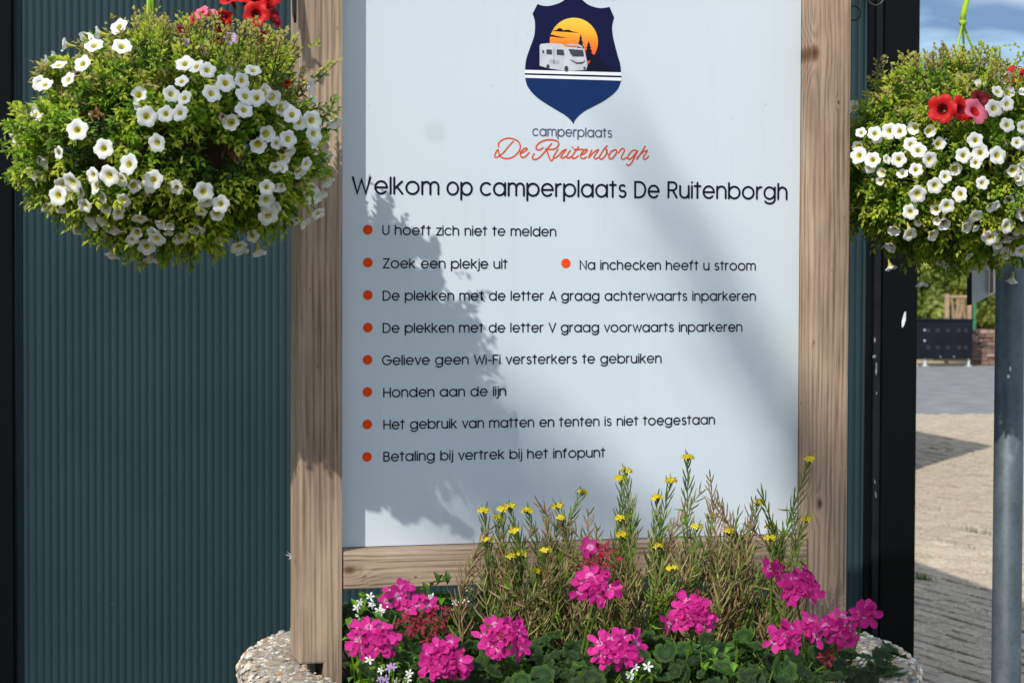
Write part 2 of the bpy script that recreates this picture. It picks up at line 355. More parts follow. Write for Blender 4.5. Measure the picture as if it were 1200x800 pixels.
# weeds in the joints
b = MB()
def blade(b, p, h, wd, lean, m=0):
    a = rnd.uniform(0, 2 * PI); d = Vector((math.cos(a), math.sin(a), 0)); s = Vector((-d.y, d.x, 0)) * wd
    p = Vector(p); q = p + Vector((0, 0, h * .6)) + d * lean * .4; t = p + Vector((0, 0, h)) + d * lean
    b.add([p - s, p + s, q + s * .7, q - s * .7, t], [(0, 1, 2, 3), (3, 2, 4)], m)
for (px, py, n, sz, sp) in ((1082, 682, 90, .06, .05), (1090, 597, 60, .04, .3), (1110, 640, 26, .05, .12), (1147, 627, 40, .06, .12), (1103, 702, 40, .03, .1), (1141, 718, 40, .03, .06),
                        (1100, 760, 60, .025, .14), (1148, 765, 60, .025, .2), (1075, 735, 40, .025, .1), (1110, 530, 30, .05, .4), (1180, 650, 30, .04, .3), (1120, 786, 60, .02, .2)):
    d = CM @ Vector(((px - 600) / F, -(py - 400) / F, -1)); P = Vector((0, 0, CAMZ)) + d * (-CAMZ / d.z)
    for k in range(n):
        t_ = rnd.gauss(0, sp); blade(b, (P.x + ux.x * t_ + rnd.gauss(0, .012), P.y + ux.y * t_ + rnd.gauss(0, .02), 0), sz * rnd.uniform(.4, 1.1), .003, sz * rnd.uniform(.2, .9), 0 if rnd.random() < .7 else 1)
tag(b.build('grass_tufts', [M['grass'], M['moss']]), 'thin green weeds growing in the joints of the block paving', 'weeds', kind='stuff')

# ---------------------------------------------------------------- building behind
WR = R(10); wall0 = at(1070, 400, 5.62); WC = Vector((wall0.x, wall0.y, 0)); BH = 3.1
bld = empty('metal_building', (WC.x, WC.y, 0), WR)
tag(bld, 'dark teal metal building with finely ribbed wall and black corner frame', 'building')
def wx(px, ly=0):      # local x on the wall plane
    d = CM @ Vector(((px - 600) / F, 0, -1)); n = Vector((-math.sin(WR), math.cos(WR), 0))
    t = (WC - Vector((0, 0, 0)) + n * ly).dot(n) / Vector((d.x, d.y, 0)).dot(n)
    p = Vector((d.x * t, d.y * t, 0)) - WC; return p.x * math.cos(WR) + p.y * math.sin(WR)
xL, xR_ = wx(19), wx(1013)
def ribbed(x0, x1, y):
    b = MB(); n = int((x1 - x0) / .0186); p = (x1 - x0) / n; prof = []
    for i in range(n):
        a = x0 + i * p; prof += [(a, y + .0002), (a + p * .3, y - .0003), (a + p * .55, y + .0008), (a + p * .68, y + .002), (a + p * .8, y + .002), (a + p * .92, y + .0009)]
    prof.append((x1, y)); vs = [(x, yy, z) for z in (.05, BH) for x, yy in prof]; k = len(prof)
    b.add(vs, [(i, i + 1, k + i + 1, k + i) for i in range(k - 1)]); return b
xm = (xL + xR_) / 2
ribbed(xL, xR_, 0).build('wall_panel', M['teal'], bld)
ribbed(xL - 3.4, wx(-60), 0).build('wall_panel', M['teal'], bld)
b = MB(); b.box(wx(-60), -.03, 0, wx(16), .05, BH + .02); tag(b.build('frame_post', M['blackmetal'], bld, bevel=.003), 'black steel frame post at the left')
b = MB(); b.box(wx(16) + .001, -.004, 0, xL - .001, .05, BH); b.build('edge_trim', M['blacktrim'], bld)
b = MB(); b.box(xR_ + .001, -.01, 0, wx(1021), .05, BH); b.build('edge_trim', M['blackmetal'], bld)
b = MB(); b.box(wx(1021) + .001, -.022, 0, wx(1029), .05, BH + .01); tag(b.build('corner_bead', M['blacktrim'], bld, bevel=.002), 'narrow scuffed black strip')
b = MB(); b.box(wx(1029) + .001, -.03, 0, 0, .12, BH + .02); tag(b.build('frame_post', M['blackmetal'], bld, bevel=.003), 'wide glossy black corner post')
b = MB(); b.box(-.04, .121, 0, -.01, 8.5, BH); b.build('side_wall', M['blackmetal'], bld)
b = MB(); b.box(xL - 3.4, .1, BH - .06, -.05, 8.5, BH - .01); b.build('roof', M['roof'], bld)
b = MB(); b.box(xL - 3.4, -.05, BH + .021, .0, .2, BH + .12); b.build('fascia', M['blackmetal'], bld)
b = MB(); b.box(xL - 3.43, 0, 0, xL - 3.401, 8.5, BH); b.build('side_wall', M['teal'], bld)
def chip(px, py, wpx, hpx, ang, ly=-.0325, mat='paint_chip'):
    Y = WC.y; p = at(px, py, Y + (px - 1070) / F * Y * .17); s = Y / F
    b = MB(); n = 9
    b.add([(wx(px) + (wpx * math.cos(2*PI*k/n) * math.cos(ang) - hpx * math.sin(2*PI*k/n) * math.sin(ang)) * s * rnd.uniform(.7, 1.1), ly,
            p.z + (wpx * math.cos(2*PI*k/n) * math.sin(ang) + hpx * math.sin(2*PI*k/n) * math.cos(ang)) * s) for k in range(n)], [tuple(range(n))])
    o = b.build('paint_scratch', M[mat], bld); return o
chip(1054, 374, 2.2, 10, -.2)
for q in ((1021.5, 398, 1, 3), (1021, 417, 2.4, 2), (1023.5, 432, 1, 8), (1024, 460, .7, 2), (1024, 578, 1.2, 4), (1023, 563, .6, 3), (1029, 70, 1, 1)): chip(*q, rnd.uniform(-.3, .3), -.0335 if q[0] > 1029 else -.0245, 'chip_dim')
# unseen gabled shed, added further below, throws a shadow onto the paving
# ---------------------------------------------------------------- the sign
SR = R(15); S0 = at(668, 400, 3.6); SB = 1.0
sign = empty('information_sign', (S0.x, S0.y, SB), SR)
tag(sign, 'white camper park welcome board with dark lettering in a timber post frame', 'sign')
cs, sn = math.cos(SR), math.sin(SR); NV = Vector((-sn, cs, 0))
def sl(px, py, ly=0.0):
    d = CM @ Vector(((px - 600) / F, -(py - 400) / F, -1)); O = Vector((0, 0, CAMZ)); P0 = Vector((S0.x, S0.y, 0)) + NV * ly
    t = (P0 - O).dot(NV) / d.dot(NV); p = O + d * t - Vector((S0.x, S0.y, SB))
    return p.x * cs + p.y * sn, p.z
def toworld(x, y, z): return Vector((S0.x + x * cs - y * sn, S0.y + x * sn + y * cs, SB + z))
PW, PF, PB = .074, -.051, .044
xl = sl(350.5, 400, PF)[0]; xr = sl(950, 400, PF)[0]
TOPZ = 2.74 - SB
rim_z = sl(355, 778, PF)[1]
M['wood_post'] = woodmat('timber_left_post', 2, tan, ((xl + .05, 1.25, .008),), 1)
kx, kz = sl(945, 62, PF)
M['wood_post2'] = woodmat('timber_right_post', 2, ((.3, .215, .15), (.42, .31, .22), (.5, .385, .285)), ((xr + .004, kz, .02), (xr + .02, sl(960, 590, PF)[1], .012), (xr + .05, sl(975, 120, PF)[1] , .006)), 2)
k1, k2 = sl(413, 668, -.047), sl(487, 676, -.047)
M['wood_rail'] = woodmat('timber_rail', 0, tan, ((k1[0] - .005, k1[1], .016), (k2[0], k2[1], .005)), 3)
# left post with its notch over the planter rim
def poly_post(name, x0, x1, zlow_out, zlow_in, notch_left, mat):
    b = MB(); xm_ = x0 + .042 if notch_left else x1 - .042
    outl = [(x0, zlow_out), (xm_, zlow_out), (xm_, zlow_in), (x1, zlow_in), (x1, TOPZ), (x0, TOPZ)] if notch_left else \
           [(x0, zlow_in), (xm_, zlow_in), (xm_, zlow_out), (x1, zlow_out), (x1, TOPZ), (x0, TOPZ)]
    n = 6; b.add([(x, PF, z) for x, z in outl] + [(x, PB, z) for x, z in outl], [tuple(range(n)), tuple(range(n, 2*n))[::-1]] + [(i, i + n, (i + 1) % n + n, (i + 1) % n) for i in range(n)])
    return b.build(name, mat, sign, bevel=.004)
tag(poly_post('post', xl, xl + PW, rim_z, -.06, True, M['wood_post']), 'left timber post notched over the planter rim')
tag(poly_post('post', xr, xr + PW, rim_z, -.06, False, M['wood_post2']), 'right timber post with a knot near the top')
rz1 = sl(402, 646, -.047)[1]; rz0 = sl(402, 690.5, -.047)[1]
b = MB(); b.box(xl + PW + .001, -.047, rz0, xr - .001, .03, rz1); b.build('lower_rail', M['wood_rail'], sign, bevel=.003)
b = MB(); b.box(xl - .03, PF - .01, TOPZ + .001, xr + PW + .03, PB + .01, TOPZ + .03); b.build('cap_rail', M['wood_rail'], sign, bevel=.003)
bx0, bx1, bz0, bz1 = xl + PW + .0012, xr - .0012, rz1 + .001, TOPZ - .002
b = MB(); b.box(bx0, 0, bz0, bx1, .01, bz1); board = b.build('board', M['board'], sign, bevel=.0008)

nt, b, f, cl = BOARDMIX; cx_, cz_ = sl(510, 155); t = nt.nodes.new('ShaderNodeTexCoord'); vd = nt.nodes.new('ShaderNodeVectorMath'); vd.operation = 'DISTANCE'
lnk(nt, t.outputs['Object'], vd.inputs[0]); vd.inputs[1].default_value = (cx_, 0, cz_); wob = math_(nt, 'ADD', vd.outputs['Value'], math_(nt, 'MULTIPLY', noise(nt, 40, 3), .012))
cl = mix(nt, ramp(nt, wob, [(.018, .22), (.03, .0)]), cl, (.33, .36, .36)); st_ = noise(nt, 9, 5, .6, None, (6, 1, .25)); cl = mix(nt, ramp(nt, st_, [(.55, 0.0), (.75, .12)]), cl, (.4, .43, .42))
lnk(nt, mix(nt, f, cl, (.25, .28, .28)), b.inputs['Base Color'])
# ---- printed strokes
class Ink:
    def __init__(s): s.b = MB(); s.k = 0
    def stroke(s, pts, wd, closed=False, m=0):
        pts = [Vector(p) for p in pts]; cl = []
        for p in pts:
            if not cl or (p - cl[-1]).length > 1e-6: cl.append(p)
        pts = cl; n = len(pts)
        if n < 2: return
        y = -.0006 - .00012 * (s.k % 4); s.k += 1; vs = []; h = wd / 2
        if not closed:     # round-ish caps: extend
            a = (pts[0] - pts[1]).normalized(); e = (pts[-1] - pts[-2]).normalized()
            pts = [pts[0] + a * h * .95] + pts + [pts[-1] + e * h * .95]; n += 2
        for i, p in enumerate(pts):
            if closed: t1 = (p - pts[i - 1]).normalized(); t2 = (pts[(i + 1) % n] - p).normalized()
            else:
                t1 = (p - pts[i - 1]).normalized() if i else (pts[1] - p).normalized(); t2 = (pts[i + 1] - p).normalized() if i < n - 1 else t1
            t = (t1 + t2); t = t.normalized() if t.length > 1e-6 else t1
            nv = Vector((-t.y, t.x)); c = max(.45, nv.dot(Vector((-t1.y, t1.x)))); hh = h / c
            if not closed and i in (0, n - 1): hh = h * .45
            vs += [p + nv * hh, p - nv * hh]
        m_ = n if closed else n - 1
        s.b.add([(v.x, y, v.y) for v in vs], [(2*i, 2*i+1, 2*((i+1) % n)+1, 2*((i+1) % n)) for i in range(m_)], m)
    def poly(s, pts, y, m=0):
        s.b.add([(p[0], y, p[1]) for p in pts], [tuple(range(len(pts)))], m)
def arc(cx, cy, rx, ry, a0, a1, n=14): return [(cx + rx * math.cos(R(a0 + (a1 - a0) * i / n)), cy + ry * math.sin(R(a0 + (a1 - a0) * i / n))) for i in range(n + 1)]
X = .78; r_ = X / 2; D = -.3
def G(ch):
    A = arc
    o = lambda c=r_ - .01: ('c', A(c, r_, r_ - .01, r_, 0, 360, 24)[:-1])
    return {
    'a': (.78, [o(), [(.77, X), (.77, 0)]]), 'b': (.78, [[(.0, 1.02), (0, 0)], ('c', A(.4, r_, .39, r_, 0, 360, 24)[:-1])]),
    'c': (.68, [A(.39, r_, .38, r_, 48, 312, 18)]), 'd': (.78, [o(), [(.77, 1.02), (.77, 0)]]),
    'e': (.76, [[(.02, r_), (.76, r_)] + A(.385, r_, .375, r_, 0, 318, 20)[1:]]),
    'f': (.4, [[(.13, 0), (.13, .8)] + A(.33, .82, .2, .2, 180, 90, 6), [(-.03, X), (.34, X)]]),
    'g': (.78, [o(), [(.77, X), (.77, -.02)] + A(.39, -.02, .38, .29, 0, -150, 12)]),
    'h': (.64, [[(0, 1.02), (0, 0)], [(0, .4)] + A(.31, .45, .31, .33, 180, 0, 12) + [(.62, 0)]]),
    'i': (.0, [[(0, X), (0, 0)], [(0, 1.0), (0, 1.03)]]), 'j': (.02, [[(.06, X), (.06, -.1)] + A(-.1, -.12, .16, .17, 0, -90, 6), [(.06, 1.0), (.06, 1.03)]]),
    'k': (.55, [[(0, 1.02), (0, 0)], [(.5, X), (.02, .33)], [(.17, .46), (.54, 0)]]), 'l': (.0, [[(0, 1.02), (0, 0)]]),
    'm': (1.06, [[(0, X), (0, 0)], [(0, .4)] + A(.265, .5, .265, .28, 180, 0, 12) + [(.53, 0)], [(.53, .42)] + A(.795, .5, .265, .28, 180, 0, 12) + [(1.06, 0)]]),
    'n': (.62, [[(0, X), (0, 0)], [(0, .4)] + A(.31, .47, .31, .31, 180, 0, 12) + [(.62, 0)]]),
    'o': (.8, [('c', A(.4, r_, .4, r_, 0, 360, 26)[:-1])]), 'p': (.78, [[(0, X), (0, D)], ('c', A(.4, r_, .39, r_, 0, 360, 24)[:-1])]),
    'r': (.32, [[(0, X), (0, 0)], [(0, .38)] + A(.3, .45, .3, .33, 180, 85, 8)]),
    's': (.5, [A(.26, .585, .2, .195, 40, 250, 12) + A(.26, .205, .23, .205, 70, -145, 12)]),
    't': (.36, [[(.16, 1.0), (.16, 0)], [(-.04, X), (.37, X)]]),
    'u': (.62, [[(0, X)] + A(.31, .31, .31, .31, 180, 360, 12) + [(.62, X)], [(.62, .35), (.62, 0)]]),
    'v': (.6, [[(0, X), (.3, 0), (.6, X)]]), 'w': (.98, [[(0, X), (.25, 0), (.49, X), (.73, 0), (.98, X)]]), 'z': (.52, [[(0, X), (.5, X), (0, 0), (.52, 0)]]),
    'A': (.74, [[(0, 0), (.37, 1), (.74, 0)], [(.13, .3), (.61, .3)]]),
    'B': (.58, [[(0, 0), (0, 1), (.32, 1)] + A(.32, .77, .22, .23, 90, -90, 8) + [(0, .54)], [(.3, .54)] + A(.33, .27, .25, .27, 90, -90, 8) + [(0, 0)]]),
    'D': (.76, [('c', [(0, 0), (0, 1), (.3, 1)] + A(.3, .5, .46, .5, 90, -90, 16)[1:] )]),
    'F': (.52, [[(0, 0), (0, 1), (.52, 1)], [(0, .5), (.46, .5)]]),
    'G': (.92, [A(.48, .5, .48, .5, 48, 360, 22) + [(.96, .5), (.52, .5)]]),
    'H': (.7, [[(0, 0), (0, 1)], [(.7, 0), (.7, 1)], [(0, .5), (.7, .5)]]), 'N': (.7, [[(0, 0), (0, 1), (.7, 0), (.7, 1)]]),
    'R': (.6, [[(0, 0), (0, 1), (.32, 1)] + A(.32, .74, .26, .26, 90, -90, 10) + [(0, .48)], [(.3, .48), (.6, 0)]]),
    'U': (.66, [[(0, 1), (0, .33)] + A(.33, .33, .33, .33, 180, 360, 12) + [(.66, 1)]]), 'V': (.74, [[(0, 1), (.37, 0), (.74, 1)]]),
    'W': (1.12, [[(0, 1), (.28, 0), (.56, .86), (.84, 0), (1.12, 1)]]), 'Z': (.62, [[(0, 1), (.6, 1), (0, 0), (.62, 0)]]),
    '-': (.34, [[(0, .4), (.34, .4)]]), ' ': (.26, [])}[ch]
SPC = .235
def text(s, p0, p1, cap, mat, stroke=.145, name='lettering'):
    """baseline runs from photo point p0 to p1 on the board plane"""
    a, c = sl(*p0, -.0006), sl(*p1, -.0006); z0 = (a[1] + c[1]) / 2; W_ = c[0] - a[0]
    tot = 0; xs = []
    for i, ch in enumerate(s):
        xs.append(tot); wd = G(ch)[0]; tot += wd + (SPC if i < len(s) - 1 else 0)
        if ch in 'vwzAVW' : tot -= .06
    k = W_ / tot; ink = Ink(); h = cap
    for ch, x in zip(s, xs):
        for st in G(ch)[1]:
            cl = isinstance(st, tuple); pts = st[1] if cl else st
            ink.stroke([(a[0] + (x + px) * k, z0 + py * h) for px, py in pts], stroke * h, cl)
    o = ink.b.build(name, mat, board); return o
u = 3.6 / F      # metres per photo pixel at the board
T = [('W', (413.5, 226.4), (432.8, 226.6), 18.0), ('elkom', (439.6, 226.8), (513.8, 227.8), 18.0), ('op', (524.3, 228), (552.7, 228.5), 18.0),
     ('camperplaats', (563.2, 228.6), (733.3, 231), 18.0), ('De', (744.3, 231.2), (771.8, 231.6), 18.0), ('Ruitenborgh', (783.3, 231.7), (922, 233.3), 18.0)]
for s, p0, p1, hpx in T: tag(text(s, p0, p1, (hpx) * u, M['ink'], .14), 'heading word in large dark letters')
T2 = [('U hoeft zich niet te melden', (448.8, 274.6), (651.2, 276.6)), ('Zoek een plekje uit', (449.5, 313.4), (594, 314.6)), ('Na inchecken heeft u stroom', (680, 315.4), (885, 316.4)),
      ('De plekken met de letter A graag achterwaarts inparkeren', (449.2, 351.4), (885, 352)), ('De plekken met de letter V graag voorwaarts inparkeren', (449.2, 389), (869.3, 388.4)),
      ('Gelieve geen Wi-Fi versterkers te gebruiken', (448.4, 426.8), (774.5, 425)), ('Honden aan de lijn', (449.8, 464.4), (592.5, 463.6)),
      ('Het gebruik van matten en tenten is niet toegestaan', (450, 502.2), (837, 496.6)), ('Betaling bij vertrek bij het infopunt', (450, 539.8), (708.5, 535))]
for s, p0, p1 in T2: text(s, p0, p1, 10.1 * u, M['ink'], .15, 'text_line')
tag(text('camperplaats', (624.3, 159.3), (716.8, 160.6), 10.0 * u, M['ink_soft'], .14), 'small slate letters under the emblem')
for px, py in ((431, 269.2), (431, 307.6), (663, 308.4), (431, 345.6), (431, 383.6), (430.7, 421.4), (430.5, 459), (430.3, 497), (430, 535)):
    x, z = sl(px, py); ink = Ink(); ink.poly([(x + .0083 * math.cos(2*PI*k/28), z + .0083 * math.sin(2*PI*k/28)) for k in range(28)][::-1], -.0008); ink.b.build('bullet_dot', M['red'], board)
# ---- emblem
def P(*pts): return [sl(px, py) for px, py in pts]
def spline(pts, k=6):
    out_ = []; n = len(pts)
    for i in range(n - 1):
        p0, p1, p2, p3 = (Vector(pts[max(i-1, 0)]), Vector(pts[i]), Vector(pts[i+1]), Vector(pts[min(i+2, n-1)]))
        for j in range(k):
            t = j / k; out_.append(tuple(.5 * ((2*p1) + (-p0+p2)*t + (2*p0-5*p1+4*p2-p3)*t*t + (-p0+3*p1-3*p2+p3)*t*t*t)))
    out_.append(tuple(pts[-1])); return out_
lside = spline([(671, -12), (665, -3), (657, 3), (645, 7), (636, 7), (629.8, 5)]) + [(624, 16.5)] + spline([(624, 16.5), (626.7, 26), (626, 41.7), (620.4, 58), (616.5, 70), (615.2, 81.7)])[1:]
rside = spline([(671, -12), (678, -4), (688, 5), (698, 9), (706, 9.8), (714.2, 8.5)]) + [(719.6, 20.8)] + spline([(719.6, 20.8), (717.3, 31), (718.3, 43.7), (723.5, 64.6), (726.6, 75), (727.6, 85)])[1:]
ink = Ink(); ink.poly(P(*(lside + rside[::-1][:-1])), -.0006); shield = ink.b.build('emblem_shield', M['navy'], board)
tag(shield, 'navy upper part of the shield emblem')
low = [(615.3, 91.6)] + spline([(615.3, 91.6), (618.7, 102.5), (630, 115), (647.5, 126.4), (662.5, 135.5), (669.5, 142), (671.8, 146)])[1:] + spline([(671.8, 146), (674.5, 140), (685, 130.5), (707.5, 118.5), (722.5, 106.5), (727.8, 95)])[1:]
ink = Ink(); ink.poly(P(*low), -.0006); tag(ink.b.build('emblem_shield', M['blue'], board), 'blue lower part of the shield emblem')
for ya, yb, yc, yd in ((82.2, 85.9, 89, 85.2), (88, 91.3, 94.8, 91.2)):
    ink = Ink(); ink.poly(P((615, ya), (615, yb), (728, yc), (728, yd)), -.0009); ink.b.build('emblem_stripe', M['pwhite'], board)
ink = Ink(); ink.poly(P((615, 85.9), (615, 88), (728, 91.2), (728, 89)), -.0008); ink.b.build('emblem_line', M['ink'], board)
scx, scz = sl(672.3, 49.5)
ink = Ink(); pts = [(672.3 + 28.3 * math.cos(R(a)), 49.5 - 28.3 * math.sin(R(a))) for a in range(-32, 213, 6)]
ink.poly(P(*pts), -.0009); ink.b.build('emblem_sun', M['sunset'], board)
nt, s_, b_ = SUNRAMP
hgt = math_(nt, 'MULTIPLY_ADD', s_.outputs[2], 1 / .085, -(scz - .0425) / .085)
lnk(nt, ramp(nt, hgt, [(.2, (.85, .07, .008)), (.5, (.9, .22, .01)), (.72, (.9, .42, .015)), (.95, (.86, .55, .05))]), b_.inputs['Base Color'])
def z7(*p): return P(*[(610 + x / 9.6, y / 9.6) for x, y in p])
def decal(name, pts, y, mat, lab=None):
    ink = Ink(); ink.poly(pts, y); o = ink.b.build(name, M[mat], board)
    return tag(o, lab) if lab else o
decal('emblem_cloud', z7((345, 352), (400, 340), (430, 320), (455, 322), (480, 345), (510, 338), (540, 338), (580, 356), (655, 372), (560, 366), (470, 360), (400, 355)), -.0012, 'ink')
decal('emblem_cloud', z7((325, 400), (350, 392), (400, 408), (520, 428), (430, 426), (330, 412)), -.0012, 'ink')
for cx, top, bot, wd in ((675, 395, 640, 62), (765, 470, 660, 66)):
    l, r2 = [], []
    n = 5
    for k in range(n + 1):
        y = top + (bot - top) * k / n; w_ = wd * (k + .3) / n
        l += [(cx - w_, y), (cx - w_ * .55, y + 2)]; r2 += [(cx + w_, y), (cx + w_ * .55, y + 2)]
    decal('emblem_tree', z7(*([(cx, top - 8)] + r2 + l[::-1])), -.0012, 'ink')
decal('emblem_ground', z7((230, 745), (500, 780), (740, 640), (880, 640), (930, 700), (1010, 775), (1070, 800), (1100, 806), (200, 786)), -.0011, 'ink')
body = [(212, 520), (225, 498), (300, 490), (380, 492), (470, 500), (495, 525), (520, 535), (690, 545), (715, 560), (730, 620), (745, 690), (748, 745), (735, 790), (600, 798), (500, 800), (330, 775), (310, 772), (212, 742)]
decal('emblem_camper', z7(*body), -.0015, 'camper', 'silver white camper drawn on the emblem')
decal('camper_roof', z7((495, 505), (560, 498), (650, 500), (690, 520), (700, 545), (620, 520), (520, 522)), -.0016, 'pgrey')
decal('camper_window', z7((535, 555), (700, 566), (712, 640), (590, 640), (560, 610)), -.0018, 'pdark')
decal('camper_window', z7((288, 560), (350, 562), (350, 618), (290, 612)), -.0018, 'pdark')
decal('camper_window', z7((405, 560), (480, 562), (490, 628), (405, 622)), -.0018, 'pdark')
decal('camper_door', z7((358, 548), (382, 550), (380, 720), (362, 716)), -.0018, 'pgrey')
decal('camper_grille', z7((545, 672), (580, 680), (625, 705), (700, 700), (725, 680), (715, 705), (690, 722), (625, 722), (590, 700)), -.0018, 'pdark')
decal('camper_vent', z7((325, 670), (430, 680), (430, 722), (325, 710)), -.0018, 'pgrey')
decal('camper_window', z7((240, 568), (262, 570), (262, 605), (244, 600)), -.0018, 'pdark')
for cx, cy, rr in ((305, 752, 26), (512, 775, 32), (716, 770, 18)):
    decal('camper_wheel', z7(*[(cx + rr * .7 * math.cos(2*PI*k/14), cy + rr * math.sin(2*PI*k/14)) for k in range(14)]), -.002, 'pdark')
decal('emblem_flag', z7((745, 690), (785, 685), (770, 715), (748, 735)), -.0012, 'red')
# ---- script lettering
A12 = lambda *p: [(575 + x / 12, 155 + y / 12) for x, y in p]
B12 = lambda *p: [(665 + x / 12, 155 + y / 12) for x, y in p]
SCR = [A12((320,125),(250,200),(190,275),(125,330),(75,355),(55,335),(75,280),(100,245),(115,300),(140,345),(200,370),(270,365),(340,330),(400,260),(415,190),(385,130),(320,95),(240,85),(160,110),(110,160),(112,205)),
 A12((415,300),(470,270),(510,240),(500,222),(460,235),(420,280),(415,320),(440,352),(490,340),(540,285)),
 A12((855,160),(820,200),(770,260),(710,330),(650,375),(600,380),(585,350),(610,300)),
 A12((735,215),(690,245),(645,240),(640,200),(680,150),(750,115),(840,105),(920,120),(955,150),(940,200),(890,235),(820,240),(770,235)),
 A12((770,235),(790,260),(810,320),(835,385),(855,400),(880,370)),
 A12((945,240),(900,310),(880,350),(905,360),(960,320),(1000,270),(1060,240)), A12((1060,240),(1005,310),(985,350),(1010,362),(1050,340)),
 A12((1115,255),(1075,320),(1070,355),(1100,360),(1130,340)), A12((1143,207),(1152,217)),
 B12((155,205),(100,280),(65,340),(75,370),(120,355),(150,330)), B12((90,240),(150,243),(215,240)),
 B12((185,320),(240,290),(275,255),(260,240),(215,265),(185,320),(185,355),(220,370),(265,345)),
 B12((340,250),(310,320),(295,360)), B12((300,355),(370,280),(435,245),(395,310),(370,355),(395,375),(430,355)),
 B12((555,190),(510,240),(465,310),(445,355),(475,378),(530,330),(553,270),(545,240),(555,290),(580,325)),
 B12((650,250),(610,275),(582,325),(585,365),(620,372),(665,325),(690,275),(680,247),(650,250)),
 B12((715,290),(765,228),(800,255),(770,320),(755,365),(790,380),(830,355)),
 B12((960,255),(910,260),(860,320),(845,365),(875,380),(930,330),(985,260)), B12((985,260),(940,350),(900,430),(860,465),(825,450)),
 B12((1090,195),(1040,280),(970,380)), B12((985,350),(1060,280),(1120,258),(1100,300),(1065,350),(1075,380),(1110,370),(1140,335))]
ink = Ink()
for st in SCR: ink.stroke(spline(P(*st), 5), 1.6 * u)
tag(ink.b.build('lettering', M['script'], board), 'orange handwritten lettering under the emblem')
ink = Ink(); ink.stroke(spline(P((705, -14), (712, -4), (720, -1), (727, -5), (731, -14)), 5), 2.4 * u); tag(ink.b.build('lettering', M['red'], board), 'orange curve above the emblem')
o = decal('dirt_mark', P((563.6, 348.4), (565, 347.6), (566, 350), (568.4, 353.6), (565.6, 352), (564, 350.5)), -.0016, 'ink')

# ---------------------------------------------------------------- wrought iron brackets, out of the top of the frame
def bracket(post_x, out_dir, tip_local, tipz, lab, scroll=True):
    e = empty('hanging_bracket', toworld(post_x, PF + .03, tipz - SB - .1), 0); tag(e, lab, 'bracket', 'iron brackets on the sign posts'); base = e.location.copy()
    def add(name, pts, r, n=8):
        b = MB(); b.tube([p - base for p in pts], r, n); return b.build(name, M['iron'], e, smooth=True)
    p0 = toworld(post_x + out_dir * .004, PF + .04, tipz - SB); tip = toworld(*tip_local, tipz - SB)
    ln_ = (tip - p0).length; d = (tip - p0).normalized()
    b = MB(); pl = p0 - base; b.box(pl.x - .006, pl.y - .012, pl.z - .1, pl.x + .006, pl.y + .012, pl.z + .08); b.build('mounting_plate', M['iron'], e)
    arm = [p0 + d * ln_ * t + Vector((0, 0, .03 * math.sin(PI * t))) for t in [i / 10 for i in range(11)]]
    add('arm', arm + [tip + d * .02 + Vector((0, 0, .015))], .006)
    return e, base, p0, d, tip, add
lb_tip = (-.72, -.30); LBZ = 2.34
e, base, p0, d, tip, add = bracket(xl, -1, lb_tip, LBZ, 'black iron basket bracket on the left timber post')
add('brace', [p0 + Vector((0, 0, -.09)) + d * .0, p0 + d * .1 + Vector((0, 0, -.03)), p0 + d * .22 + Vector((0, 0, .018))], .005)
b = MB(); q = at(344.5, 12, (toworld(xl, PF, 0)).y) - base; b.tube([q + Vector((0, -.006, .09)), q + Vector((.001, -.006, .03)), q + Vector((.0015, -.007, -.005)), q + Vector((.0028, -.007, -.022))], [.005, .004, .0035, .002], 8); b.build('lower_tip', M['iron'], e, smooth=True)
rb_tip = (.735, -.04); RBZ = 2.34
e, base, p0, d, tip, add = bracket(xr + PW, 1, rb_tip, RBZ, 'black iron scroll bracket on the right timber post')
Yr = toworld(xr + PW, 0, 0).y
def circ(px, py, r, a0, a1, n=20, Y=Yr): return [at(px + r * math.cos(R(a0 + (a1 - a0) * i / n)), py - r * math.sin(R(a0 + (a1 - a0) * i / n)) * 1.02, Y) for i in range(n + 1)]
sc1 = [at(990, 23, Yr - .02), at(994, 24, Yr)] + circ(1000.5, 15.5, 8.3, -110, 140, 18)
add('scroll', sc1, .0018)
add('scroll', circ(1026, -3, 9.5, -190, 40, 18, Yr + .03) + [at(1036, -25, Yr + .02), at(1040, -40, Yr)], .0022)
add('brace', [p0 + Vector((0, 0, -.09)), p0 + d * .1 + Vector((0, 0, -.03)), p0 + d * .22 + Vector((0, 0, .018))], .005)

# ---------------------------------------------------------------- planter
PC = Vector((at(677, 768, 3.56).x, 3.56, 0)); RIMZ = rim_z + SB - .0006; RO, RI = .592, .478
pl = empty('concrete_planter', (PC.x, PC.y, 0)); tag(pl, 'large round exposed aggregate concrete planter full of flowers in front of the sign', 'planter')
b = MB(); b.lathe([(RO - .05, 0), (RO - .03, .03), (RO - .005, RIMZ - .05), (RO - .003, RIMZ - .03), (RO - .012, RIMZ - .012), (RO - .03, RIMZ), (RI + .012, RIMZ), (RI, RIMZ - .015), (RI - .005, RIMZ - .2)], 96)
b.build('bowl', M['concrete'], pl, smooth=True)
b = MB(); n = 60
vs = [(0, 0, RIMZ - .055)]; fs = []
for i in range(1, 13):
    for k in range(n):
        rr = (RI - .004) * i / 12; vs.append((rr * math.cos(2*PI*k/n), rr * math.sin(2*PI*k/n), RIMZ - .055 + rnd.gauss(0, .005)))
for k in range(n): fs.append((0, 1 + k, 1 + (k + 1) % n))
for i in range(11):
    for k in range(n): fs.append((1 + i*n + k, 1 + (i+1)*n + k, 1 + (i+1)*n + (k+1) % n, 1 + i*n + (k+1) % n))
b.add(vs, fs); b.build('soil', M['soil'], pl)
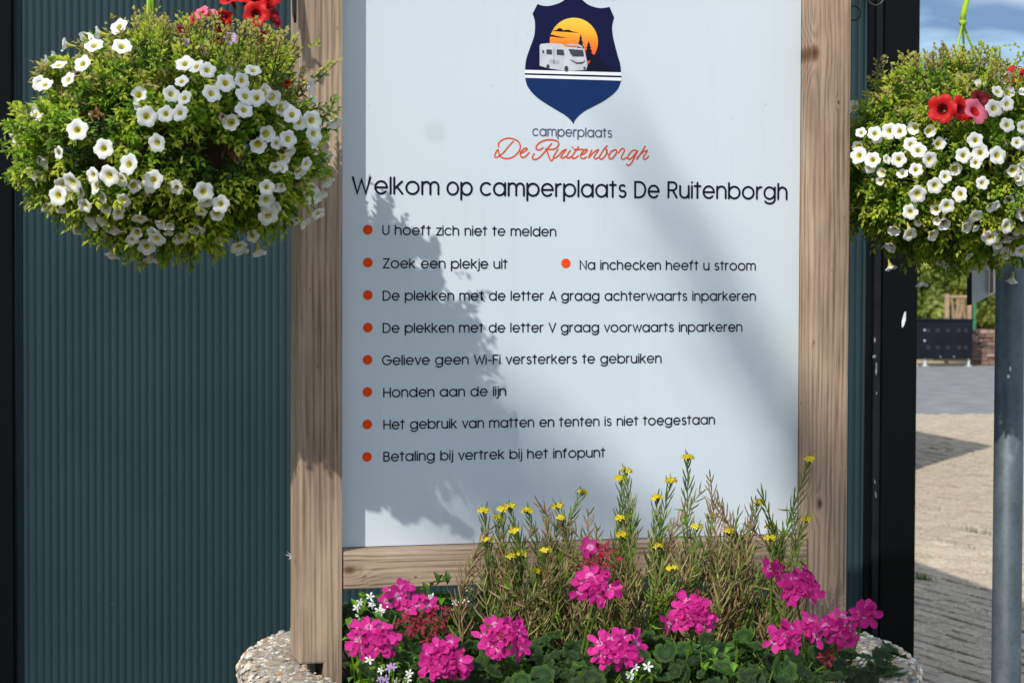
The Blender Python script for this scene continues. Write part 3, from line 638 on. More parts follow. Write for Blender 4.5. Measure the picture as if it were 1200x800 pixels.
def pebble(b, c, r, nrm, m):
    """flattened irregular octahedral stone"""
    nrm = Vector(nrm).normalized(); t = nrm.orthogonal().normalized(); bt = nrm.cross(t); a0 = rnd.uniform(0, 6.28); n = 6; el = rnd.uniform(.55, 1)
    ring = []
    for zz, rr in ((0, 1), (.45, .82)):
        for k in range(n):
            a = a0 + 2 * PI * k / n; q = rr * r * rnd.uniform(.82, 1.12)
            ring.append(c + t * math.cos(a) * q + bt * math.sin(a) * q * el + nrm * zz * r)
    ring.append(c + nrm * r * rnd.uniform(.55, .75))
    b.add(ring, [(k, (k+1) % n, n + (k+1) % n, n + k) for k in range(n)] + [(n + k, n + (k+1) % n, 2*n) for k in range(n)], m)
b = MB()
for k in range(6500):
    a = rnd.uniform(0, 2 * PI); s = rnd.random() ** 2; r0 = .0022 + .0062 * s
    if rnd.random() < .42:
        rr = rnd.uniform(RI + .004, RO - .02); c = Vector((rr * math.cos(a), rr * math.sin(a), RIMZ - .25 * r0)); nn = (rnd.gauss(0, .2), rnd.gauss(0, .2), 1)
        w_ = toworld(xl, PF, 0); wp = c + PC
        lx = (wp.x - S0.x) * cs + (wp.y - S0.y) * sn; ly = -(wp.x - S0.x) * sn + (wp.y - S0.y) * cs
        if (xl - .006 < lx < xl + PW + .006 or xr - .006 < lx < xr + PW + .006) and PF - .006 < ly < PB + .006: continue
    else:
        if math.sin(a) > .35: continue
        q = rnd.random()
        if q < .35: t_ = rnd.uniform(0, PI / 2); c = Vector(((RO - .026 + .023 * math.sin(t_)) * math.cos(a), (RO - .026 + .023 * math.sin(t_)) * math.sin(a), RIMZ - .026 + .024 * math.cos(t_) - .0008)); nn = (math.cos(a) * math.sin(t_), math.sin(a) * math.sin(t_), math.cos(t_))
        else: zz = RIMZ - .03 - rnd.uniform(0, .3); c = Vector(((RO - .0035 - (RIMZ - .03 - zz) * .02 - .2 * r0) * math.cos(a), (RO - .0035 - (RIMZ - .03 - zz) * .02 - .2 * r0) * math.sin(a), zz)); nn = (math.cos(a), math.sin(a), 0)
    pebble(b, c, r0, nn, rnd.choices(range(6), (36, 20, 22, 12, 3, 7))[0])
tag(b.build('pebble_facing', M['peb'], pl), kind='stuff')
b = MB()
for k in range(500):
    a = rnd.uniform(0, 2*PI); rr = RI * math.sqrt(rnd.random()) * .98; pebble(b, Vector((rr * math.cos(a), rr * math.sin(a), RIMZ - .06)), rnd.uniform(.003, .013), (0, 0, 1), 0 if rnd.random() < .7 else 1)
tag(b.build('soil_crumbs', [M['soil'], M['bark']], pl), kind='stuff')

b = MB(); q0 = sl(346.5, 655, PF); c0 = Vector((q0[0] - .001, PF + .03, q0[1]))
for k in range(9): b.tube([c0, c0 + Vector((-abs(rnd.gauss(.006, .003)), rnd.gauss(-.002, .003), rnd.gauss(.001, .004)))], [.0012, .0003], 3)
b.build('seed_tuft', M['petal_w'], sign)
# ---------------------------------------------------------------- plants: shared builders
def leafquad(b, p, d, up, L, W_, m=0, fold=.25, bend=.25):
    d = d.normalized(); s = d.cross(up); s = s.normalized() if s.length > 1e-4 else d.orthogonal().normalized(); n = s.cross(d)
    q = p + d * L * .5; t = p + d * L - n * L * bend
    b.add([p, q + s * W_ * .5 + n * W_ * fold, t, q - s * W_ * .5 + n * W_ * fold, q], [(0, 1, 4), (1, 2, 4), (0, 4, 3), (4, 2, 3)] , m)
def rv(): return Vector((rnd.gauss(0, 1), rnd.gauss(0, 1), rnd.gauss(0, 1))).normalized()
def sprig(b, p, d, ln_, n, L, W_, m, tip=None, stem_m=None, droop=0.0, r=.0009):
    d = d.normalized(); pts = []
    q = p.copy(); dd = d.copy()
    for i in range(5):
        pts.append(q.copy()); dd = (dd + rv() * .18 + Vector((0, 0, -droop))).normalized(); q = q + dd * ln_ / 4
    if stem_m is not None: b.tube(pts, [r, r, r, r * .8, r * .6], 3, stem_m, False)
    for k in range(n):
        t = (k + .5) / n; f = t * 4; i = min(3, int(f)); a = pts[i].lerp(pts[i + 1], f - i); ax = (pts[i + 1] - pts[i]).normalized()
        side = ax.orthogonal().normalized(); side = Matrix.Rotation(k * 2.4 + rnd.uniform(-.4, .4), 3, ax) @ side
        ld = (side * (1.1 - .5 * t) + ax * (.5 + .5 * t) + Vector((0, 0, .15))).normalized()
        mm = m if tip is None or t < .62 else tip
        leafquad(b, a, ld, (Vector((-.35, -.75, .75)) + rv() * .45).normalized(), L * rnd.uniform(.6, 1.15) * (1 - .35 * t), W_ * rnd.uniform(.7, 1.2), mm)

def corolla(kind, mats, seed=0, seg=25):
    """open trumpet flower facing +Z, rim radius 1"""
    r2 = random.Random(seed); b = MB()
    ph = r2.uniform(0, 6)
    if kind == 'open': prof = [(1.0, .02), (.82, .09), (.58, .05), (.36, -.06), (.2, -.24), (.13, -.5), (.12, -1.0), (.14, -1.25)]
    elif kind == 'bell': prof = [(.78, .12), (.72, .0), (.56, -.1), (.38, -.3), (.24, -.55), (.15, -.9), (.12, -1.3), (.14, -1.5)]
    elif kind == 'bud': prof = [(.03, .12), (.16, .05), (.2, -.1), (.15, -.35), (.12, -.7), (.11, -.95), (.12, -1.15), (.15, -1.3)]
    else: prof = [(1.0, .06), (.84, .14), (.6, .06), (.4, -.1), (.25, -.3), (.16, -.55), (.12, -.9), (.14, -1.05)]
    amp = {'open': .06, 'bell': .09, 'bud': 0, 'petunia': .1}[kind]
    vs = []
    for i, (rr, z) in enumerate(prof):
        fall = max(0, 1 - i * .35)
        for k in range(seg):
            a = 2 * PI * k / seg
            lobe = 1 + fall * (.09 * math.cos(5 * a) - .05 * math.cos(10 * a)) * (0 if kind == 'bud' else 1)
            zz = z + fall * amp * (math.cos(5 * a + ph) + .7 * math.sin(3 * a + ph * 2) + r2.uniform(-.4, .4))
            vs.append((rr * lobe * math.cos(a), rr * lobe * math.sin(a), zz))
    fs, ms_ = [], []
    for i in range(len(prof) - 1):
        for k in range(seg):
            fs.append((i*seg+k, i*seg+(k+1) % seg, (i+1)*seg+(k+1) % seg, (i+1)*seg+k))
            ms_.append(0 if i < 3 else 1 if i < 5 else 2 if i < 6 else 3)
    if kind == 'bud': ms_ = [2 if m < 3 else 3 for m in ms_]
    b.v = vs; b.f = fs; b.m = ms_
    return b.mesh('flower', mats, True)
WM = [M['petal_w'], M['petal_y'], M['tube_y'], M['calyx']]
FW = [corolla('open', WM, i) for i in range(5)]; FB = [corolla('bell', WM, 10 + i) for i in range(3)]; FU = [corolla('bud', WM, 20)]
FX = [corolla('bell', [M['wilt'], M['lf_brown'], M['tube_y'], M['calyx']], 70 + i) for i in range(2)]
FR = [corolla('petunia', [M['petal_r'], M['petal_rd'], M['petal_rd'], M['calyx']], 30 + i, 30) for i in range(3)]
FDR = [corolla('petunia', [M['petal_rd'], M['petal_rd'], M['petal_rd'], M['calyx']], 35, 30)]
FP = [corolla('petunia', [M['petal_p'], M['petal_r'], M['petal_rd'], M['calyx']], 37, 30)]
FL = [corolla('open', [M['petal_l'], M['petal_w'], M['tube_y'], M['calyx']], 38)]
def place(me, name, parent, base, p, d, s, sq=(1, 1, 1)):
    d = d.normalized(); q = d.to_track_quat('Z', 'Y').to_matrix() @ Matrix.Rotation(rnd.uniform(0, 6.28), 3, 'Z')
    m = Matrix.Translation(p - base) @ q.to_4x4() @ Matrix.Diagonal((s * sq[0], s * sq[1], s * sq[2], 1))
    return link(name, me, parent, mat=m)

def basket(cpx, cpy, Y, rxp, rzp, label, whites, bells, reds, hollows, tipw, knot, strapend, cut=None, seed=1):
    rnd.seed(seed)
    c = at(cpx, cpy, Y); k = Y / F; rx, rz, ry = rxp * k, rzp * k, rxp * k * .92
    base = Vector((c.x, c.y, c.z)); e = empty('hanging_basket', base)
    tag(e, label, 'hanging basket', 'flower baskets hung beside the sign')
    b = MB(); b.lathe([(.0, -.15), (.07, -.15), (.08, -.14), (.105, .0), (.112, .005), (.112, .02), (.105, .02), (.098, .0), (.0, .0)], 32, (0, 0, .0)); b.build('pot', M['pot'], e, smooth=True)
    kn = at(*knot, Y) - base; tipv = tipw - base
    for i in range(3):
        a = R(90 + 120 * i + 20); q = Vector((.14 * math.cos(a), .14 * math.sin(a), .01)) if not strapend else (at(*strapend[i], Y - .05 + .06 * i) - base)
        b = MB(); b.tube([q, q.lerp(kn, .5) + Vector((0, 0, .002)), kn], .0022, 6); b.build('strap', M['lime'], e, smooth=True)
    b = MB(); b.tube([kn, kn + Vector((.002, 0, .02)), kn + Vector((.008, 0, .045)), kn + Vector((.004, 0, .07)), kn.lerp(tipv, .75), tipv + Vector((.0, 0, .004)), tipv + Vector((.01, 0, .016)), tipv + Vector((.022, 0, .005)), tipv + Vector((.018, 0, -.02))],
                     [.0055, .006, .005, .004, .0035, .0035, .0035, .003, .002], 8); b.build('hook', M['lime'], e, smooth=True)
    if knot[1] > 0:
        b = MB(); b.tube([kn + Vector((-.004, 0, -.003)), kn + Vector((.0, 0, 0)), kn + Vector((.005, 0, .003))], [.006, .0075, .006], 8); b.build('clip', M['lime'], e, smooth=True)
        b = MB(); b.tube([kn + Vector((.008, 0, .045)), kn + Vector((-.012, 0, .05)), kn + Vector((-.018, 0, .065))], [.004, .004, .001], 6); b.build('clip_tail', M['lime'], e, smooth=True)
    # foliage
    b = MB()
    def hol(p):
        x, y = topx(p); return any(abs(x - hx) < hr and abs(y - hy) < hr * .7 and rnd.random() < .93 for hx, hy, hr in hollows)
    N = 2500
    for i in range(N):
        d = rv(); s = rnd.uniform(.55, 1.0) ** .6 * (1 + .13 * math.sin(d.x * 7 + seed) * math.cos(d.z * 9 + d.y * 5) + .22 * (mnoise.noise(d * 2.6 + Vector((seed, 0, 0)))))
        if d.z > .25: s *= .86
        p = Vector((d.x * rx, d.y * ry, d.z * rz)) * s * .9
        hh = p.y < 0 and hol(p + base)
        if hh and rnd.random() < .72: continue
        if hh: p = p * rnd.uniform(.72, .9); s = 0
        if cut and cut(p + base): continue
        od = (d + Vector((0, -.15, .25 if d.z > -.2 else -.35)) + rv() * .5)
        u_ = rnd.random(); top = d.z > .35
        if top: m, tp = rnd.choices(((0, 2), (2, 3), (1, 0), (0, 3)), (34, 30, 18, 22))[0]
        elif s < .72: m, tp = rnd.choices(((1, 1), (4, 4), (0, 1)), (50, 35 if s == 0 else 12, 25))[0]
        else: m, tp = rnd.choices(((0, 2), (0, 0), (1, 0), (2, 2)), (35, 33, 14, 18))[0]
        sprig(b, p, od, rnd.uniform(.03, .055), 12, .0205, .0068, m, tp, 5 if s > .8 else None, .05 if d.z > -.3 else .08)
    for i in range(150):       # loose trailing shoots
        a = rnd.uniform(0, 2 * PI); d = Vector((math.cos(a), math.sin(a), rnd.uniform(-.75, -.1))).normalized(); p = Vector((d.x * rx, d.y * ry, d.z * rz)) * .88
        if cut and cut(p + base + d * .04): continue
        sprig(b, p, d + rv() * .35, rnd.uniform(.035, .06), 14, .018, .006, rnd.choice((0, 0, 2)), 2, 5, .1)
    # upright bushy shoots on top
    for i in range(62):
        x = rnd.uniform(-.85, .85); y = rnd.uniform(-.8, .8)
        if x * x + y * y > .95 or (x < -.35 and rnd.random() < .85): continue
        h = math.sqrt(max(0, 1 - x * x * .9 - y * y * .9)); p = Vector((x * rx, y * ry, h * rz * .72))
        if cut and cut(p + base + Vector((0, 0, .05))): continue
        sh = rnd.uniform(.05, .085); m, tp = rnd.choice(((0, 2), (2, 3), (2, 3), (0, 3), (1, 2)))
        for q in range(3): sprig(b, p + rv() * .012, Vector((x * .6, y * .6, 1)) + rv() * .28, sh, 18, .016, .006, m, tp, 5, 0)
        topp = p + Vector((x * .5 * sh, y * .5 * sh, sh * .95))
        for q in range(6): leafquad(b, topp + rv() * .008, rv() + Vector((0, 0, .7)), Vector((0, -1, 0)), .009, .005, tp)
    tag(b.build('foliage', [M['lf_mid'], M['lf_dark'], M['lf_yel'], M['lf_bud'], M['lf_brown'], M['twig']], e), kind='stuff')
    def surf(px, py, push=1.0):
        q = at(px, py, Y) - base; ex, ez = q.x / rx, q.z / rz; rr = ex * ex + ez * ez
        dy = -ry * math.sqrt(max(0, 1 - rr / 1.08)) * push
        dd = Vector((ex, dy / ry, ez)).normalized(); mm = .13 * math.sin(dd.x * 7 + seed) * math.cos(dd.z * 9 + dd.y * 5) + .22 * mnoise.noise(dd * 2.6 + Vector((seed, 0, 0))); dy -= max(0, mm) * ry * .9 * min(1, 1.3 - rr) if rr < 1.2 else 0
        w_ = at(px, py, Y + dy); nrm = Vector((ex / rx, dy / ry / ry, ez / rz)).normalized() if rr > 0 else Vector((0, -1, 0))
        return w_, nrm
    def petiole(p, d, s):
        b = MB(); a = p - base - d * s * 1.2; q = a - d * .02 + Vector((0, .01, -.004)); b.tube([a, q, q + Vector((0, .02, .004))], .0009, 3); return b
    stems = MB()
    for px, py in whites:
        p, nrm = surf(px, py); d = (nrm * .75 + Vector((rnd.gauss(-.05, .38), -.65, rnd.gauss(.1, .32)))).normalized()
        s = rnd.triangular(.0095, .0172, .0138); p = p - Vector((0, .026, 0)) + nrm * .007; place(FW[rnd.randrange(5)], 'flower', e, base, p, d, s)
        pb = petiole(p, d, s); stems.add(pb.v, pb.f)
    extra = []
    while len(extra) < 42:
        a = rnd.uniform(0, 2 * PI); rr = rnd.uniform(.45, .98); q = (cpx + math.cos(a) * rr * rxp, cpy + math.sin(a) * rr * rzp)
        if math.sin(a) < -.35 or (cut and (q[0] < 1010 or cut(surf(*q)[0]))) or any(abs(q[0]-hx) < hr and abs(q[1]-hy) < hr for hx, hy, hr in hollows): continue
        extra.append(q)
    for px, py in extra:
        p, nrm = surf(px, py); d = (nrm * .9 + Vector((rnd.gauss(0, .5), -.4, rnd.gauss(0, .5)))).normalized(); s = rnd.uniform(.009, .0135); p = p - Vector((0, .022, 0))
        place(rnd.choice(FW + FB), 'flower', e, base, p, d, s); pb = petiole(p, d, s); stems.add(pb.v, pb.f)
    for i in range(14):      # spent, shrivelled blooms
        px, py = rnd.choice(whites + bells); px += rnd.gauss(0, 14); py += rnd.gauss(0, 12); p, nrm = surf(px, py)
        if cut and cut(p): continue
        tag(place(FX[i % 2], 'flower', e, base, p - Vector((0, .01, 0)), nrm + rv() * .7 + Vector((0, 0, -.5)), rnd.uniform(.009, .013), (1, .6, .8)), 'withered brown bloom')
    for px, py in bells:
        p, nrm = surf(px, py); d = (nrm * .7 + Vector((rnd.gauss(0, .35), -.25, rnd.gauss(-.45, .3)))).normalized()
        s = rnd.uniform(.0135, .016); p = p - Vector((0, .014, 0)); place(rnd.choice(FB), 'flower', e, base, p, d, s); pb = petiole(p, d, s); stems.add(pb.v, pb.f)
    for i in range(42):
        a = rnd.uniform(0, 2 * PI); rr = math.sqrt(rnd.uniform(.02, 1)); px, py = cpx + math.cos(a) * rr * rxp, cpy + math.sin(a) * rr * rzp * .95
        p, nrm = surf(px, py)
        if cut and cut(p): continue
        d = (nrm + rv() * .6).normalized(); s = rnd.uniform(.011, .014)
        o = place(FU[0], 'bud', e, base, p, d, s); pb = petiole(p, d, s); stems.add(pb.v, pb.f)
    # a few blooms round the back and beyond the frame
    for i in range(34):
        a = rnd.uniform(0, 2 * PI); el = rnd.uniform(-.7, .45); d = Vector((math.cos(a) * math.cos(el), abs(math.sin(a)) * math.cos(el) + .1, math.sin(el))).normalized()
        if cut and cut(base + Vector((d.x * rx, d.y * ry, d.z * rz))): continue
        place(FW[i % 5], 'flower', e, base, base + Vector((d.x * rx, d.y * ry, d.z * rz)) * .98, d + rv() * .3, .0155)
    for px, py, ms_, s, dd, dy in reds:
        p, nrm = surf(px, py, .8); p.y += dy - .03; o = place(rnd.choice(ms_), 'petunia_flower', e, base, p, Vector(dd) + rv() * .12, s * k)
        pb = petiole(p, Vector(dd).normalized(), s * k); stems.add(pb.v, pb.f)
    tag(stems.build('flower_stalks', M['calyx'], e), kind='stuff')
    return e
zL = lambda *p: [(x / 2.425, y / 2.425) for x, y in p]
Lw = zL((283,147),(252,197),(187,200),(213,240),(150,253),(240,375),(312,425),(430,340),(525,245),(497,280),(532,290),(482,333),(520,330),(607,278),(533,197),(595,215),(645,250),(695,322),(458,410),(448,507),(327,497),(282,495),(225,515),(185,550),(258,577),(388,670),(427,690),(455,668),(632,573),(585,540),(762,605),(680,690),(720,660),(815,400),(825,335),(700,285),(730,290),(720,215),(690,243),(350,95),(360,150),(865,465),(880,545),(900,600),(885,385),(845,355),(880,350),(565,205),(133,250),(380,467),(757,528))
Lb = zL((187,130),(133,180),(113,318),(122,500),(145,590),(128,462),(265,632),(297,632),(325,655),(323,727),(432,740),(218,655),(588,575),(762,382),(737,415),(690,715),(622,685),(855,490),(825,435),(893,405),(930,450),(910,490),(935,520),(850,575),(870,635),(835,630),(885,245),(893,285),(955,350),(760,262),(665,210),(400,270),(403,295),(660,350),(250,110),(280,100),(157,170),(48,397),(75,400),(565,655),(740,720),(915,560),(805,310),(780,280))
zr = lambda x, y: (180 + x / 5.333, y / 5.333)
Lr = [(*zr(672, 118), FR, 15, (.1, -1, .1), -.03), (*zr(500, 2), FR, 15, (-.2, -.6, .8), .0), (*zr(585, -6), FR, 15, (.0, -.6, .9), 0), (*zr(655, 8), FR, 14, (.3, -.8, .5), 0), (*zr(755, -8), FR, 12, (.6, -.6, .4), 0), (*zr(735, 75), FR, 12, (.8, -.6, .2), .0), (*zr(768, 115), FDR, 10, (.9, -.5, .2), 0),
      (*zr(455, 130), FR, 11, (.0, -.9, -.4), 0), (*zr(440, 180), FR, 10, (.3, -.9, -.5), 0), (*zr(455, 225), FR, 7, (0, -.7, -.7), 0), (*zr(270, 130), FR, 9, (-.5, -.7, .4), 0), (*zr(385, 118), FP, 9, (-.1, -.8, .6), -.02), (*zr(330, 105), FP, 9, (-.3, -.7, .6), -.02),
      (*zr(508, 264), FL, 8, (0, -1, .3), -.02), (*zr(228, 288), FL, 5, (0, -1, .3), -.02), (*zr(793, 165), FU and FR, 5, (.8, -.6, -.3), 0), (*zr(712, 278), FR, 5, (.5, -.8, -.2), -.02), (*zr(705, 240), FR, 5, (.2, -.9, -.2), -.02), (*zr(818, 515), FR, 6, (.4, -.6, -.6), .05), (*zr(195, 200), FDR, 7, (-.2, -.9, .2), -.0), (*zr(430, 265), FDR, 6, (-.2, -.9, -.2), -.0)]
lbasket = basket(197, 163, 3.16, 174, 124, 'overflowing hanging basket of white trumpet flowers on the left with red petunias at its top', Lw, Lb, Lr,
       [(112, 180, 27), (128, 145, 16), (262, 188, 38), (240, 200, 26), (290, 195, 24), (72, 165, 13), (190, 235, 12)], toworld(*lb_tip, LBZ - SB - .01), (175, -70), [(172, 60), (176, 40), (182, 60)], None, 3)
b2 = lambda *p: [(900 + x / 2.667, y / 2.667) for x, y in p]
Rw = b2((283,490),(325,503),(332,425),(405,418),(375,418),(440,458),(462,475),(403,502),(497,502),(455,533),(543,553),(512,580),(460,605),(587,605),(548,640),(438,657),(437,725),(597,490),(633,445),(648,482),(635,512),(703,300),(730,337),(778,407),(730,400),(785,300),(290,422),(655,572),(730,700),(775,775),(760,452),(795,515),(700,490),(680,735),(795,560),(690,350))
Rb = b2((262,335),(277,460),(390,718),(543,698),(377,770),(530,450),(500,412),(580,530),(745,290),(718,780),(615,708),(760,535),(510,735),(795,450),(710,250),(740,245),(660,265),(765,620),(450,402),(790,250),(795,272)) + \
     [(960 + x / 3.2, 250 + y / 3.2) for x, y in ((275,65),(335,70),(460,40),(260,130),(265,205),(685,45),(620,85),(665,145),(735,145),(715,255),(380,268),(455,190),(570,210),(490,200),(610,205),(545,50),(740,65),(700,100))] + \
     [(rnd.uniform(1205, 1270), rnd.uniform(110, 290)) for _ in range(12)]
Rr = [(1093, 132, FR, 16, (-.35, -.9, .25), -.05), (1118, 131, FR, 15, (.3, -.8, .3), -.03), (1133, 134, FP, 15, (.35, -.7, .45), -.04), (1143, 120, FDR, 14, (.5, -.6, .5), -.02), (1188, 90, FR, 14, (-.2, -.7, .7), .0), (1199, 99, FDR, 12, (.2, -.8, .3), 0)]
rpost = toworld(xr + PW, 0, 0)
def cutR(p):
    lx = (p.x - S0.x) * cs + (p.y - S0.y) * sn; ly = -(p.x - S0.x) * sn + (p.y - S0.y) * cs
    return lx < xr + PW + .018 and PF - .03 < ly < PB + .03
rbasket = basket(1122, 190, 3.83, 150, 118, 'overflowing hanging basket of white trumpet flowers on the right in front of the grey pole', Rw, Rb, Rr,
       [(1010, 258, 26), (1040, 285, 20), (1015, 290, 20), (1080, 235, 10)], toworld(*rb_tip, RBZ - SB - .01), (1128, 27), [(1119, 70), (1131, 85), (1156, 100)], cutR, 5)

# ---------------------------------------------------------------- pole with grey panel
pp = at(1180, 700, 4.1); pole = empty('steel_pole', (pp.x, pp.y, 0)); tag(pole, 'galvanised grey steel pole right of the sign under the right basket', 'pole')
b = MB(); rP = .0292; zt = at(1180, 286, 4.1).z; b.lathe([(rP, 0), (rP, zt), (rP - .004, zt + .006), (0, zt + .008)], 40); b.build('shaft', M['galv'], pole, smooth=True)
for px, py, w_, h_ in ((1169, 383, .002, .006), (1184, 432, .002, .005), (1182, 441, .003, .004), (1187, 296, .002, .012)):
    q = at(px, py, 4.1 - .0292) - Vector((pp.x, pp.y, 0)); a = math.asin(max(-1, min(1, q.x / rP))); b = MB()
    vs = [(math.sin(a + w_ / rP * math.cos(t)) * (rP + .0006), -math.cos(a + w_ / rP * math.cos(t)) * (rP + .0006), q.z + h_ * math.sin(t)) for t in [k * PI / 4 for k in range(8)]]
    b.add(vs, [tuple(range(8))]); b.build('paint_mark', M['paint_chip'], pole)
# panel fixed behind
b = MB(); Yp = 4.16
fr = [at(1137.5, 290, Yp), at(1137.5, 357, Yp), at(1163, 345, Yp + .03), at(1172, 341, Yp + .04), at(1172, 290, Yp + .04)]
fr = [p - Vector((pp.x, pp.y, 0)) for p in fr]; bk = [p + Vector((-.001, .022, 0)) for p in fr]
n = 5; b.add(fr + bk, [(0, 1, 2, 3, 4)[::1], (9, 8, 7, 6, 5)] + [(i, i + n, (i + 1) % n + n, (i + 1) % n) for i in range(n)])
tag(b.build('grey_panel', M['panelgrey'], pole), 'grey panel with slanted lower edge')
b = MB(); q = fr; w_ = .0022; b.add([q[0] + Vector((-w_, -.001, 0)), q[1] + Vector((-w_, -.001, -.001)), q[1] + Vector((w_, -.001, .001)), q[0] + Vector((w_, -.001, 0))] + [q[0] + Vector((-w_, .024, 0)), q[1] + Vector((-w_, .024, -.001)), q[1] + Vector((w_, .024, .001)), q[0] + Vector((w_, .024, 0))],
      [(0,1,2,3),(4,7,6,5),(0,4,5,1),(1,5,6,2),(2,6,7,3),(3,7,4,0)]); b.build('edge_strip', M['blacktrim'], pole)
b = MB(); e0 = at(1161.5, 290, Yp + .025) - Vector((pp.x, pp.y, 0)); e1 = at(1161.5, 343, Yp + .025) - Vector((pp.x, pp.y, 0)); b.box(e0.x - .0022, e0.y - .012, e1.z, e0.x + .0022, e0.y - .003, e0.z); b.build('bracket_strip', M['rustw'], pole)

# ---------------------------------------------------------------- geraniums
def petal(b, a, L, W_, lift, m=0, m2=1, curl=.25, r2=rnd):
    ca, sa = math.cos(a), math.sin(a); nx, ny = 5, 4; vs = []
    for i in range(nx):
        t = i / (nx - 1); wd = W_ * (.16 + .84 * math.sin(min(1, t * 1.12) * PI * .62)) * (1 if t < .95 else .62)
        for j in range(ny):
            s = (j / (ny - 1) - .5) * 2; rr = L * t - (L * .1 * abs(s) ** 2 if t > .7 else 0); x = .08 * L + rr
            z = lift * L * t + curl * L * (abs(s) ** 2 * .35 * t - t * t * .5) + r2.uniform(-.045, .045) * L * t + .06 * L * t * math.sin(s * 4 + a * 3)
            y = s * wd * .5; vs.append((x * ca - y * sa, x * sa + y * ca, z))
    fs = [(i*ny+j, (i+1)*ny+j, (i+1)*ny+j+1, i*ny+j+1) for i in range(nx-1) for j in range(ny-1)]
    k = len(b.f); b.add(vs, fs, m)
    for q in range(ny - 1): b.m[k + q] = m2
def floret_mesh(seed, withered=False):
    r2 = random.Random(seed); b = MB()
    for k in range(5):
        a = 2 * PI * k / 5 + r2.uniform(-.12, .12) + (.25 if k in (0, 1) else 0)
        if withered: petal(b, a, r2.uniform(.5, .85), r2.uniform(.22, .4), r2.uniform(-.3, 1.4), 2, 2, r2.uniform(-.5, 1), r2)
        else: petal(b, a, r2.uniform(.8, 1.12), r2.uniform(.52, .8), r2.uniform(-.05, .6), 0, 1, r2.uniform(-.2, .8), r2)
    b.tube([(0, 0, -.5), (0, 0, .05)], [.05, .09], 5, 3)
    return b.mesh('floret', [M['petal_m'], M['petal_m2'], M['petal_wi'], M['calyx']], True)
FLM = [floret_mesh(i) for i in range(6)]; FLW = [floret_mesh(50 + i, True) for i in range(4)]
def gleaf_mesh(seed):
    r2 = random.Random(seed); b = MB(); n = 28; rings = (.0, .35, .7, 1.0); vs = [(0, 0, 0)]; ph = r2.uniform(0, 6)
    for i, rr in enumerate(rings[1:]):
        for k in range(n):
            a = -PI * .94 + 2 * PI * .94 * k / (n - 1)
            rim = 1 + (.07 * math.cos(a * 7 + ph) + .035 * math.cos(a * 19)) * (i / 2)
            z = .22 * rr * rr + .075 * rr * math.cos(a * 7 + ph) + .09 * rr * math.sin(a * 2 + ph) + r2.uniform(-.015, .015)
            vs.append((rr * rim * math.cos(a), rr * rim * math.sin(a), z))
    fs = [(0, 1 + k, 2 + k) for k in range(n - 1)] + [(1 + i*n + k, 1 + (i+1)*n + k, 2 + (i+1)*n + k, 2 + i*n + k) for i in range(2) for k in range(n - 1)]
    b.add(vs, fs); return b.mesh('leaf', M['geran'], True)
GL = [gleaf_mesh(i) for i in range(5)]
SOILZ = RIMZ - .055
def inpl(p, m=.04): return (p.x - PC.x) ** 2 + (p.y - PC.y) ** 2 < (RI - m) ** 2
